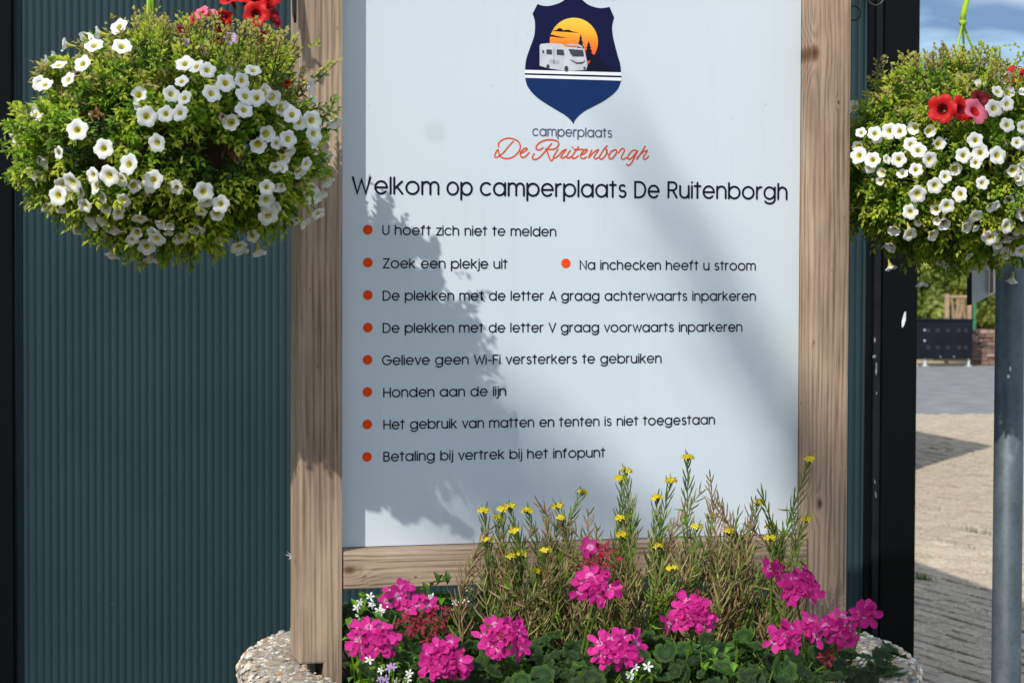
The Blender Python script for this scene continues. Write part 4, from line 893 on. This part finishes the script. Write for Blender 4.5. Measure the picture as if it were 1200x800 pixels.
def geranium(bx, by, heads, leaves, label, spread=.13):
    """heads: (px, py, radius_px, depth, withered_share)"""
    e = empty('geranium', (bx, by, SOILZ)); base = e.location.copy(); tag(e, label, 'geranium', 'pink geraniums in the planter')
    st = MB()
    for px, py, rp, Y, wi in heads:
        c = at(px, py, Y); k = Y / F; rr = rp * k; foot = Vector((bx + rnd.gauss(0, .03), by + rnd.gauss(0, .03), SOILZ)); low = c + Vector((0, .01, -rr * .9))
        st.tube([foot - base, foot.lerp(low, .5) + Vector((rnd.gauss(0, .008), .01, .0)) - base, low - base], [.003, .0023, .0018], 6)
        hb = MB(); pos = []; n = max(4, int(rp * rp / 54))
        for i in range(n):
            z = 1 - (i + .5) / n * 1.45; a = i * 2.4 + rnd.uniform(-.3, .3); q = math.sqrt(max(0, 1 - z * z))
            d = Vector((q * math.cos(a), -abs(q * math.sin(a)) * (1 if rnd.random() < .9 else -1), z))
            d = (d + Vector((0, -.45, .1))).normalized(); jj = rnd.uniform(.62, .98); p = c + Vector((d.x * rr * jj, d.y * rr * .7, d.z * rr * jj)); pos.append((p, d))
            hb.tube([low - low, (p - d * rr * .3) - low], .0007, 3)
        h = hb.build('flower_head', M['calyx'], e, loc=low - base)
        if wi > .5: tag(h, 'withered dark red flower head')
        for p, d in pos:
            w_ = rnd.random() < wi; dd = (d + Vector((0, -.5, .15)) + rv() * .25).normalized()
            q = dd.to_track_quat('Z', 'Y').to_matrix() @ Matrix.Rotation(rnd.uniform(0, 6.28), 3, 'Z'); s = rnd.uniform(11.5, 16) * k * (.75 if w_ else 1)
            link('floret', rnd.choice(FLW if w_ else FLM), h, mat=Matrix.Translation(p - low) @ q.to_4x4() @ Matrix.Diagonal((s, s, s, 1)))
    for i in range(int(leaves * 2)):
        a = rnd.uniform(0, 2 * PI); rr = spread * math.sqrt(rnd.random()); p = Vector((bx + rr * math.cos(a) * 1.25, by + rr * math.sin(a), 0))
        if topx((p.x, p.y, SOILZ + .08))[0] < 425 and p.y < 3.5: continue
        z = SOILZ + .045 + rnd.uniform(0, .09) * (1 - .3 * rr / spread); p.z = z
        nrm = Vector((math.cos(a) * .5, math.sin(a) * .5 - .35, 1)) + rv() * .6; s = rnd.uniform(.011, .023)
        q = nrm.normalized().to_track_quat('Z', 'Y').to_matrix() @ Matrix.Rotation(rnd.uniform(0, 6.28), 3, 'Z')
        link('leaf', GL[i % 5], e, mat=Matrix.Translation(p - base) @ q.to_4x4() @ Matrix.Diagonal((s, s, s, 1)))
        st.tube([Vector((rnd.gauss(0, .02), rnd.gauss(0, .02), .0)), (p - base) * .6 + Vector((0, 0, -.015)), p - base], .0011, 3)
    st.build('stems', M['calyx'], e)
    return e
rnd.seed(11)
geranium(at(450, 790, 3.24).x, 3.27, [(441, 752, 29, 3.16, .18), (466, 700, 17, 3.22, .25), (497, 730, 36, 3.22, .92), (520, 778, 31, 3.12, .22), (505, 752, 16, 3.19, .7)], 22, 'pink geranium with withered dark red heads at the left post foot', .09)
geranium(at(590, 780, 3.2).x, 3.24, [(590, 752, 31, 3.14, .18)], 46, 'geranium with one loose bright pink head left of the planter centre', .13)
geranium(at(700, 780, 3.2).x, 3.26, [(699, 690, 26, 3.2, .15), (700, 660, 30, 3.24, .85), (722, 766, 28, 3.1, .0)], 46, 'geranium with a half faded pink head above a round full pink one', .14)
geranium(at(815, 790, 3.2).x, 3.26, [(812, 724, 30, 3.14, .12)], 44, 'geranium with a single pink head right of the planter centre', .13)
geranium(at(950, 790, 3.3).x, 3.34, [(905, 668, 14, 3.3, .1), (936, 690, 24, 3.28, .2), (980, 742, 26, 3.18, .2), (1011, 719, 12, 3.22, 0), (918, 748, 19, 3.17, .25), (945, 735, 12, 3.2, .4), (968, 772, 10, 3.2, .9)], 40, 'rightmost geranium with a cluster of pink heads by the planter rim', .12)
geranium(at(480, 720, 3.6).x, 3.66, [], 40, 'flowerless geranium foliage behind the sign at the left', .15)
geranium(at(620, 720, 3.7).x, 3.76, [], 36, 'flowerless geranium foliage behind the sign at the middle', .15)
geranium(at(800, 720, 3.7).x, 3.76, [], 34, 'flowerless geranium foliage behind the sign at the right', .15)
geranium(at(440, 730, 3.5).x, 3.52, [], 44, 'flowerless geranium foliage in the corner right of the left post', .1)
geranium(at(520, 760, 3.38).x, 3.4, [], 34, 'flowerless geranium foliage beneath the lower rail', .09)
geranium(at(640, 790, 3.35).x, 3.36, [], 30, 'flowerless geranium foliage behind the pink heads in the planter middle', .12)
geranium(at(880, 800, 3.1).x, 3.14, [], 34, 'flowerless geranium foliage at the front right of the planter', .11)
geranium(at(650, 830, 3.08).x, 3.08, [], 24, 'flowerless geranium foliage along the front planter rim', .1)

# ---------------------------------------------------------------- yellow wallflowers gone to seed
yfl = MB()
for k in range(4):
    a = PI / 2 * k + .3; d = Vector((math.cos(a), math.sin(a), .25)); s = Vector((-d.y, d.x, 0))
    yfl.add([(0, 0, 0), d * .6 + s * .38, d * 1.0 + s * .2, d * 1.0 - s * .2, d * .6 - s * .38], [(0, 4, 3, 2, 1)])
def stem_obj(e, base, foot, tip, col, nfl, podlen=.02, start=.3, dens=1.0):
    b = MB(); L = (tip - foot).length; bow = Vector((rnd.gauss(0, .04 if nfl else .09), rnd.gauss(0, .02), 0)) * L * 3; pts = []
    for i in range(8):
        t = i / 7; pts.append(foot.lerp(tip, t) + bow * math.sin(PI * t) * .5 + Vector(((tip.x - foot.x) * .25 * (t * t - t), 0, 0)))
    b.tube([p - foot for p in pts], [.0017 - .0009 * i / 7 for i in range(8)], 4, 0)
    n = int(L / .0052 * dens)
    for k in range(n):
        t = start + (1 - start) * (k + rnd.random()) / n
        f = t * 7; i = min(6, int(f)); a = pts[i].lerp(pts[i+1], f - i) - foot; ax = (pts[i+1] - pts[i]).normalized()
        side = Matrix.Rotation(k * 2.4 + rnd.uniform(-.3, .3), 3, ax) @ ax.orthogonal().normalized()
        d = (ax + side * (rnd.uniform(.4, .7) if col == 1 else rnd.uniform(.6, 1.1))).normalized(); l = podlen * rnd.uniform(.7, 1.2) * (1 - .55 * max(0, t - .75) / .25); w_ = rnd.uniform(.0011, .0017)
        m = col if rnd.random() < .88 else rnd.choice((1, 2, 3))
        q1 = a + d * l * .25; q2 = a + (d + ax * .25).normalized() * l * .75; q3 = a + (d + ax * .4).normalized() * l
        b.tube([a, q1, q2, q3], [w_ * .35, w_, w_ * .9, w_ * .2], 3, m, False)
    if col == 1:
        for k in range(int(L / .012)):
            t = rnd.uniform(.1, .8); f = t * 7; i = min(6, int(f)); a = pts[i].lerp(pts[i+1], f - i) - foot
            leafquad(b, a, rv() + Vector((0, -.2, .8)), Vector((0, -1, 0)), rnd.uniform(.015, .03), .0035, 4)
    o = b.build('flowering_stem', [M['pod'], M['pod'], M['pod_dry'], M['pod_tan'], M['lf_mid']], e, loc=foot - base)
    if nfl:
        c = MB(); tp = tip - foot
        for k in range(nfl * 3):
            d = (Vector((rnd.gauss(0, .8), rnd.gauss(-.3, .6), rnd.uniform(.2, 1.1)))).normalized(); p = Vector((d.x * .009, d.y * .009, d.z * .0045 - .001)); q = d.to_track_quat('Z', 'Y').to_matrix(); s = rnd.uniform(.004, .0056)
            c.add([p + q @ (Vector(v) * s) for v in yfl.v], yfl.f, 0)
            c.tube([Vector((0, 0, -.006)), p], .0005, 3, 1, False)
        link('flower_cluster', c.mesh('flower_cluster', [M['petal_ye'], M['calyx']]), o, loc=tp)
    return o
tips = [(567,598,4,1),(589,596,5,1),(583,607,5,1),(598,593,3,1),(618,598,5,1),(654,593,4,1),(657,607,3,1),(681,577,5,1),(734,552,5,1),(727,560,5,1),(727,607,7,1),(729,626,7,1),(571,632,4,1),(597,651,4,1),(612,648,5,1),(639,644,4,1),(628,669,4,1),
        (806,536,5,1),(786,563,6,1),(770,583,8,1),(888,588,5,1),(949,538,7,1),(946,608,6,1),(903,617,5,1),(902,630,4,1),(834,604,3,1),(854,621,3,1),(817,616,3,1),(746,683,6,1),(788,665,4,1),(776,706,4,1),(783,734,4,1),(750,746,4,1),(604,622,3,1),(640,613,0,1),
        (893,578,0,1),(712,700,3,1),(770,640,3,1)]
dry = [(832,558,0,2),(822,575,0,2),(630,588,0,2),(640,600,0,2),(574,618,0,2),(560,640,0,2),(585,655,0,2),(625,620,0,2),(668,612,0,2),(690,600,0,2),(700,618,0,2),(713,640,0,2),(790,610,0,2),(800,640,0,2),(835,640,0,3),(760,625,0,3),(850,660,0,2),(865,655,0,2),(875,665,0,2),(845,680,0,2),(870,690,0,2),(610,660,0,2),(650,650,0,2),(735,650,0,3),(720,668,0,3),(775,665,0,3),(795,680,0,3),(660,665,0,2),(590,680,0,2),(570,670,0,2),(645,680,0,2),
       (865,600,0,1),(876,612,0,1),(918,640,0,1),(930,600,0,1),(740,590,0,1),(747,610,0,1),(700,650,0,3),(765,690,0,3),(740,710,0,3),(755,700,0,3),(820,665,0,3),(885,640,0,3),(895,655,0,3),(910,660,0,3)]
allt = tips + dry
for i in range(95):
    x = rnd.uniform(560, 900); y = rnd.uniform(632, 730); allt.append((x, y, 0, rnd.choice((1, 3, 3, 2, 2, 1))))
for i in range(9): allt.append((rnd.gauss(830, 28), rnd.uniform(570, 700), 0, 2)); allt.append((rnd.uniform(560, 720), rnd.uniform(605, 700), 0, 2))
groups = [(540, 632, 600, 'leftmost yellow wallflower clump gone to seed before the lower rail'), (632, 712, 668, 'wallflower clump with low brown seed stems behind the faded geranium head'),
          (712, 800, 752, 'tall yellow wallflower clump with green seed pods at the planter centre'), (800, 860, 822, 'wallflower clump of pinkish dry seed stems under the last text line'), (860, 990, 895, 'rightmost wallflower clump whose tallest spike crosses the right post')]
for x0, x1, bx, lab in groups:
    Yb = 3.385 + (bx - 600) * .0003; fb = at(bx, 740, Yb); e = empty('wallflower', (fb.x, fb.y, SOILZ)); base = e.location.copy(); tag(e, lab, 'wallflower', 'yellow wallflowers in the planter')
    for (px, py, nf, col) in allt:
        if not (x0 <= px < x1): continue
        Y = Yb + rnd.uniform(-.055, .025) + (.0 if py < 620 else -.03); tip = at(px, py, Y); fx = bx + (px - bx) * .7 + rnd.gauss(0, 16); foot = at(fx, 740, Yb + rnd.uniform(-.04, .03)); foot.z = SOILZ
        if px > 925: foot = at(870 + rnd.uniform(-6, 8), 740, Yb); foot.z = SOILZ
        stem_obj(e, base, foot, tip, col, nf, .039 if col == 1 else .036, .42 if py < 620 else .2, .66)

# small filler plants
def offpost(p, c):
    x, y = topx(Vector((c.x, c.y, SOILZ)) + p); return x > 408
def small_plant(px, py, Y, label, leafm, fm, nl, nf, spread, L=.022, W_=.012):
    c = at(px, py, Y); e = empty('bedding_plant', (c.x, c.y, SOILZ)); base = e.location.copy(); tag(e, label, 'flowering plant'); b = MB()
    for i in range(nl):
        p = Vector((rnd.gauss(0, spread), rnd.gauss(0, spread * .6), rnd.uniform(.01, max(.03, c.z - SOILZ + .02)))); 
        if not offpost(p, c): continue
        leafquad(b, p, rv() + Vector((0, -.4, .4)), Vector((0, 0, 1)), L * rnd.uniform(.6, 1.2), W_, 0 if rnd.random() < .8 else 1)
        if i % 3 == 0: b.tube([Vector((p.x * .4, p.y * .4, 0)), p], .0007, 3, 1, False)
    tag(b.build('foliage', [leafm, M['lf_mid']], e), kind='stuff')
    for i in range(nf):
        p = Vector((rnd.gauss(0, spread * .9), rnd.gauss(-spread * .5, spread * .3), c.z - SOILZ + rnd.uniform(-.02, .025))); d = Vector((rnd.gauss(0, .4), -1, .6)); s = rnd.uniform(.0045, .0065)
        if not offpost(p, c): continue
        q = d.to_track_quat('Z', 'Y').to_matrix(); m = Matrix.Translation(p) @ q.to_4x4() @ Matrix.Diagonal((s, s, s, 1)); link('flower', rnd.choice(fm), e, mat=m)
def star_mesh(seed, mats):
    r2 = random.Random(seed); b = MB()
    for k in range(5): petal(b, 2 * PI * k / 5 + r2.uniform(-.1, .1), 1.25, .62, r2.uniform(.1, .5), 0, 0, .3, r2)
    b.tube([(0, 0, -.8), (0, 0, .12)], [.1, .16], 5, 1); return b.mesh('flower', mats, True)
SMW = star_mesh(61, [M['petal_w'], M['petal_y']])
SML = star_mesh(62, [M['petal_l'], M['petal_y']])
small_plant(425, 705, 3.4, 'bright green leafy plant with tiny white flowers in the planter left corner', M['bright'], [SMW], 70, 9, .022, .022, .014)
small_plant(455, 790, 3.12, 'low green bedding plant with lilac flowers under the left pink heads', M['bright'], [SML, SMW], 110, 10, .03, .012, .006)
small_plant(748, 797, 3.08, 'pair of small white star flowers at the bottom below the round pink head', M['bright'], [SMW], 40, 4, .014, .014, .006)
small_plant(520, 692, 3.42, 'dark leafy plant with a few cream flowers under the lower rail', M['lf_dark'], [SMW], 160, 5, .05, .026, .014)
small_plant(845, 770, 3.12, 'fresh light green shoots between the two right geraniums', M['bright'], [SMW], 60, 0, .022, .02, .012)

# ---------------------------------------------------------------- far background
def bush(name, label, cat, c, rx, ry, rz, n, L, mats, group=None, trunk=None, seed=0, clumps=14):
    rr = np.random.default_rng(seed); e = empty(name, c); tag(e, label, cat, group)
    cc = rr.normal(size=(clumps, 3)); cc /= np.linalg.norm(cc, axis=1)[:, None]; cc *= rr.uniform(.3, .85, (clumps, 1)); rad = rr.uniform(.28, .5, clumps)
    k = rr.integers(0, clumps, n); d = rr.normal(size=(n, 3)); d /= np.linalg.norm(d, axis=1)[:, None]
    p = cc[k] + d * (rad[k] * rr.uniform(.6, 1.05, n))[:, None]; p *= np.array([rx, ry, rz]); p[:, 2] += rz
    if trunk: p[:, 2] += trunk
    a = rr.normal(size=(n, 3)); a /= np.linalg.norm(a, axis=1)[:, None]; s = np.cross(a, d); s /= np.maximum(np.linalg.norm(s, axis=1), 1e-3)[:, None]
    l = (L * rr.uniform(.6, 1.3, n))[:, None]; v = np.stack([p - a * l, p + s * l * .45, p + a * l, p - s * l * .45], 1).reshape(-1, 3)
    keep = np.repeat(p[:, 2] > .02, 4)
    me = bpy.data.meshes.new('crown'); v = v[keep]; m = len(v) // 4
    me.from_pydata(v.tolist(), [], [(4*i, 4*i+1, 4*i+2, 4*i+3) for i in range(m)])
    for q in mats: me.materials.append(q)
    mi = rr.integers(0, clumps, clumps) % len(mats); me.polygons.foreach_set('material_index', [int(mi[kk]) for kk in k[p[:, 2] > .02]])
    link('crown', me, e)
    if trunk or rz > .9:
        b = MB(); h = (trunk or 0) + rz * 1.1; b.tube([(0, 0, -.05), (.03 * h, 0, h * .5), (0, 0, h)], [.035 * h, .028 * h, .012 * h], 8)
        for q in range(5):
            a_ = q * 1.3; b.tube([(0, 0, (trunk or .3) * .8 + .1 * q * rz), (rx * .5 * math.cos(a_), ry * .5 * math.sin(a_), (trunk or 0) + rz * (.6 + .15 * q))], [.014 * h, .005 * h], 6)
        b.build('trunk', M['bark'], e)
    return e
gb = lambda px, Y: at(px, 430, Y).x
bush('garden_shrub', 'olive yellow shrub behind the black container', 'shrub', (gb(1085, 44), 44, 0), 1.6, 1.3, 1.7, 9000, .09, [M['hedge'], M['hedge'], M['hedge2']], 'shrubs along the far garden edge', seed=1)
bush('garden_shrub', 'pale green shrub above the brushwood frame', 'shrub', (gb(1128, 46), 46, 0), 1.5, 1.2, 2.0, 9000, .09, [M['hedge'], M['hedge2']], 'shrubs along the far garden edge', seed=2)
bush('garden_shrub', 'dark green shrub behind the grey pole', 'shrub', (gb(1165, 45), 45, 0), 1.4, 1.2, 1.5, 8000, .08, [M['hedge2'], M['hedge2'], M['hedge']], 'shrubs along the far garden edge', seed=3)
bush('garden_shrub', 'dark shrub at the right edge beyond the white fence', 'shrub', (gb(1225, 46), 46, 0), 1.9, 1.2, 1.7, 9000, .09, [M['hedge2'], M['hedge']], 'shrubs along the far garden edge', seed=4)
bush('garden_shrub', 'olive shrub beside the building corner in the distance', 'shrub', (gb(1035, 45), 45, 0), 2.0, 1.2, 1.9, 9000, .09, [M['hedge'], M['hedge2']], 'shrubs along the far garden edge', seed=5)
bush('garden_tree', 'low spreading tree rising behind the far shrubs', 'tree', (gb(1120, 54), 54, 0), 3.2, 2.5, 1.4, 14000, .12, [M['hedge'], M['hedge2'], M['hedge']], trunk=1.3, seed=6, clumps=22)
# black container
cY = 41.0; ce = empty('metal_container', (gb(1106, cY), cY, 0)); tag(ce, 'black rectangular container on short pale legs across the road', 'container'); k = cY / F
xa, xb = gb(1066, cY) - ce.location.x, gb(1139.5, cY) - ce.location.x; zb, ztp = at(1100, 420, cY).z, at(1100, 375.5, cY).z
b = MB(); b.box(xa, 0, zb, xb, .7, ztp); b.build('body', M['box'], ce, bevel=.02)
b = MB(); b.box(xa - .02, -.02, ztp + .001, xb + .02, .72, ztp + .03); b.build('lid', M['box'], ce)
for px in (1073, 1084.5, 1136): 
    q = gb(px, cY) - ce.location.x; b = MB(); b.box(q - .018, .05, 0, q + .018, .12, zb); b.box(q - .05, .0, 0, q + .05, .17, .02); b.build('leg', M['dot'], ce)
for px, py in ((1083.5, 386.5), (1083.5, 398.8)):
    p = at(px, py, cY - .01); b = MB(); b.lathe([(0, 0), (.022, 0), (.018, .01)], 10); o = b.build('lock_knob', M['dot'], ce, loc=(p.x - ce.location.x, -.012, p.z)); o.rotation_euler = (R(90), 0, 0)
for px, py in ((1102, 418), (1118, 418), (1091, 381), (1135, 382)):
    p = at(px, py, cY - .01); b = MB(); b.lathe([(0, 0), (.014, 0), (.01, .008)], 8); o = b.build('bolt', M['dot'] if py > 400 else M['faded'], ce, loc=(p.x - ce.location.x, -.008, p.z)); o.rotation_euler = (R(90), 0, 0)
for py in (387, 407):
    for px in (1088, 1099, 1111, 1124, 1132):
        p = at(px, py, cY - .01); b = MB(); b.lathe([(0, 0), (.045, 0), (.04, .006)], 12); o = b.build('round_vent', M['faded'], ce, loc=(p.x - ce.location.x, -.003, p.z)); o.rotation_euler = (R(90), 0, 0)
# stacked flat stones
te = empty('stone_stack', (gb(1152, 41.6), 41.6, 0)); tag(te, 'low pile of flat reddish brown stones between the black container and pole', 'stone pile')
hz = at(1150, 386, 41.6).z; nr = 9
for i in range(nr):
    z0 = .02 + (hz - .02) * i / nr; x = gb(1139, 41.6) - te.location.x - .02 * (i % 2)
    while x < gb(1166, 41.6) - te.location.x:
        L = rnd.uniform(.1, .2); b = MB(); j = rnd.uniform(-.03, .03); b.box(x, j, z0, x + L - .012, .35 + j, z0 + (hz - .02) / nr - rnd.uniform(.006, .02)); b.build('stone', rnd.choice(M['stone']), te); x += L
# brushwood frame
fe = empty('brushwood_frame', (gb(1122, 42.5), 42.5, 0)); tag(fe, 'brown wooden frame filled with dry crossing branches behind the container', 'trellis')
fx0, fx1 = gb(1109, 42.5) - fe.location.x, gb(1135, 42.5) - fe.location.x; fz = at(1120, 346, 42.5).z
for q in (fx0, fx1): b = MB(); b.box(q - .04, -.04, 0, q + .04, .04, fz + .03); b.build('post', M['rustw'], fe)
b = MB(); b.box(fx0 + .041, -.03, fz - .05, fx1 - .041, .03, fz + .0); b.build('top_rail', M['rustw'], fe)
for i in range(16):
    xa_ = rnd.uniform(fx0 + .05, fx1 - .05); xb_ = rnd.uniform(fx0 + .05, fx1 - .05); b = MB(); b.tube([(xa_, rnd.uniform(-.02, .02), .1), ((xa_ + xb_) / 2 + rnd.uniform(-.08, .08), 0, fz * .5), (xb_, 0, fz - .06)], [.02, .014, .008], 5); b.build('branch', M['rustw'], fe)
ge = empty('garden_post', (gb(1141.5, 42), 42, 0)); tag(ge, 'thin green metal post behind the stone pile', 'post'); b = MB(); b.tube([(0, 0, 0), (0, 0, at(1141, 352, 42).z)], .03, 10); b.build('shaft', M['greenp'], ge)
b = MB(); b.lathe([(.035, 0), (.04, .01), (.03, .03), (0, .04)], 12, (0, 0, at(1141, 352, 42).z)); b.build('cap', M['greenp'], ge)
# white fence at the right edge
we = empty('white_fence', (gb(1198, 31), 31, 0)); tag(we, 'white board fence just showing right of the pole', 'fence')
zt_, zb_ = at(1198, 342, 31).z, .03
for z0, z1 in ((zb_, at(1198, 383, 31).z), (at(1198, 381.5, 31).z, at(1198, 362.6, 31).z), (at(1198, 361, 31).z, zt_)):
    b = MB(); b.box(.0, 0, z0, 2.6, .03, z1 - .005); b.build('board', M['wtrim'], we)
for q in (.3, 1.4, 2.5): b = MB(); b.box(q - .04, .031, 0, q + .04, .11, zt_ + .03); b.build('post', M['wtrim'], we)
# unseen gabled shed added behind the building to cast the shadow wedge on paving
# its gable tip shadow falls at photo (1165, 524)
def gpt(px, py):
    d = CM @ Vector(((px - 600) / F, -(py - 400) / F, -1)); return Vector((0, 0, CAMZ)) + d * (-CAMZ / d.z)
tipG = gpt(1165, 524); hS = 2.3; apex = tipG - sdir * (hS / -sdir.z) * 1.0; apex = Vector((apex.x, apex.y, hS))
up_, dn_ = gpt(1071, 505), gpt(1071, 545)
# the shed's long axis follows the mean line of its shadow wedge; walls 1.9 m, ridge hS
she = empty('shadow_shed', (apex.x - 1.2, apex.y, 0)); tag(she, 'small dark gabled shed, unseen, added behind the teal building for its shadow', 'shed')
def shp(p, h):          # point at height h whose shadow falls on ground point p
    q = p - sdir * (h / -sdir.z); return Vector((q.x, q.y, h))
base = she.location.copy()
ea, eb = shp(gpt(1000, 492), 1.75), shp(gpt(1000, 575), 1.75); rb = apex + Vector((-3.0, .1, 0)); 
b = MB(); A_, B_, T_, T2 = ea - base, eb - base, apex - base, rb - base; A2, B2 = A_ + Vector((-2, 0, 0)), B_ + Vector((-2, 0, 0))
b.add([A_, T_, T2, A2], [(0, 1, 2, 3)]); b.add([B_, B2, T2, T_], [(0, 1, 2, 3)]); b.build('roof', M['roof'], she)
b = MB()
lo = lambda v: Vector((v.x, v.y, 0)); A3, B3 = A_ + Vector((-.25, 0, -.06)), B_ + Vector((-.25, .1, -.06)); A4, B4 = A2 + Vector((.2, 0, -.06)), B2 + Vector((.2, .1, -.06))
vs = [lo(A3), lo(B3), lo(B4), lo(A4), A3, B3, B4, A4]; b.add(vs, [(0, 1, 5, 4), (1, 2, 6, 5), (2, 3, 7, 6), (3, 0, 4, 7)]); b.build('wall', M['blacktrim'], she)

# ---------------------------------------------------------------- street tree left of and behind the camera: dapples the sign
def sunward(px, py, t, ly=0.0):      # the point t metres towards the sun from a place on the board
    x, z = sl(px, py, ly); return toworld(x, ly, z) - sdir * t
tr_ = sunward(1420, 500, 13.0); te = empty('street_tree', (tr_.x, tr_.y, 0)); tag(te, 'tall tree standing behind the camera that dapples the board', 'tree'); base = te.location.copy()
rnd.seed(21)
b = MB(); trunk = [Vector((0, 0, 0)), Vector((.05, .02, 1.6)), Vector((-.03, .05, 3.0)), Vector((.1, .1, 6.4)), Vector((.2, .1, 8.9)), Vector((.1, 0, 11.0))]; b.tube(trunk, [.2, .17, .15, .12, .09, .04], 10)
limb = [sunward(px, py, 13.0) - base for px, py in ((1180, 1010), (1040, 720), (955, 540), (880, 400), (790, 250), (730, 150), (705, 90))]
b.tube([trunk[2]] + limb, [.09, .06, .04, .034, .03, .022, .013, .005], 8)
lb2 = [sunward(px, py, 13.4) - base for px, py in ((900, 700), (740, 610), (600, 590), (500, 560))]; b.tube([limb[1]] + lb2, [.03, .02, .016, .01, .004], 6)
b.build('trunk', M['bark'], te)
b = MB()
def cluster(b, px, py, t, rad, n, L=.05):
    c = sunward(px, py, t) - base
    for i in range(n): leafquad(b, c + rv() * rad * rnd.random() ** .5, rv(), rv(), L * rnd.uniform(.7, 1.3), L * .6, rnd.randrange(2))
for px, py, r0, n in ((745, 190, .05, 4), (800, 290, .09, 14), (850, 370, .09, 16), (900, 450, .12, 18), (935, 540, .12, 22), (590, 575, .12, 60), (530, 590, .09, 30), (650, 600, .14, 60), (620, 530, .1, 60), (560, 520, .1, 30), (700, 590, .12, 30), (740, 620, .1, 14), (980, 620, .13, 40), (860, 640, .1, 10),
                      (640, 720, .12, 12), (780, 820, .15, 16), (1010, 800, .15, 30), (1100, 900, .2, 60), (600, 900, .2, 30)):
    cluster(b, px, py, 13.0 + rnd.uniform(-.6, .6), r0, n)
for i in range(46):
    c = trunk[4] + Vector((rnd.gauss(.9, .8), rnd.gauss(0, .9), rnd.uniform(-.2, 2.6)))
    q = c + base; o = q + sdir * 13.0; x_, y_ = topx(o)
    if x_ < 1340 and y_ > -260: continue
    for q in range(90): leafquad(b, c + rv() * .45 * rnd.random() ** .4, rv(), rv(), .09, .05, rnd.randrange(2))
b.build('crown', [M['lf_mid'], M['lf_dark']], te)
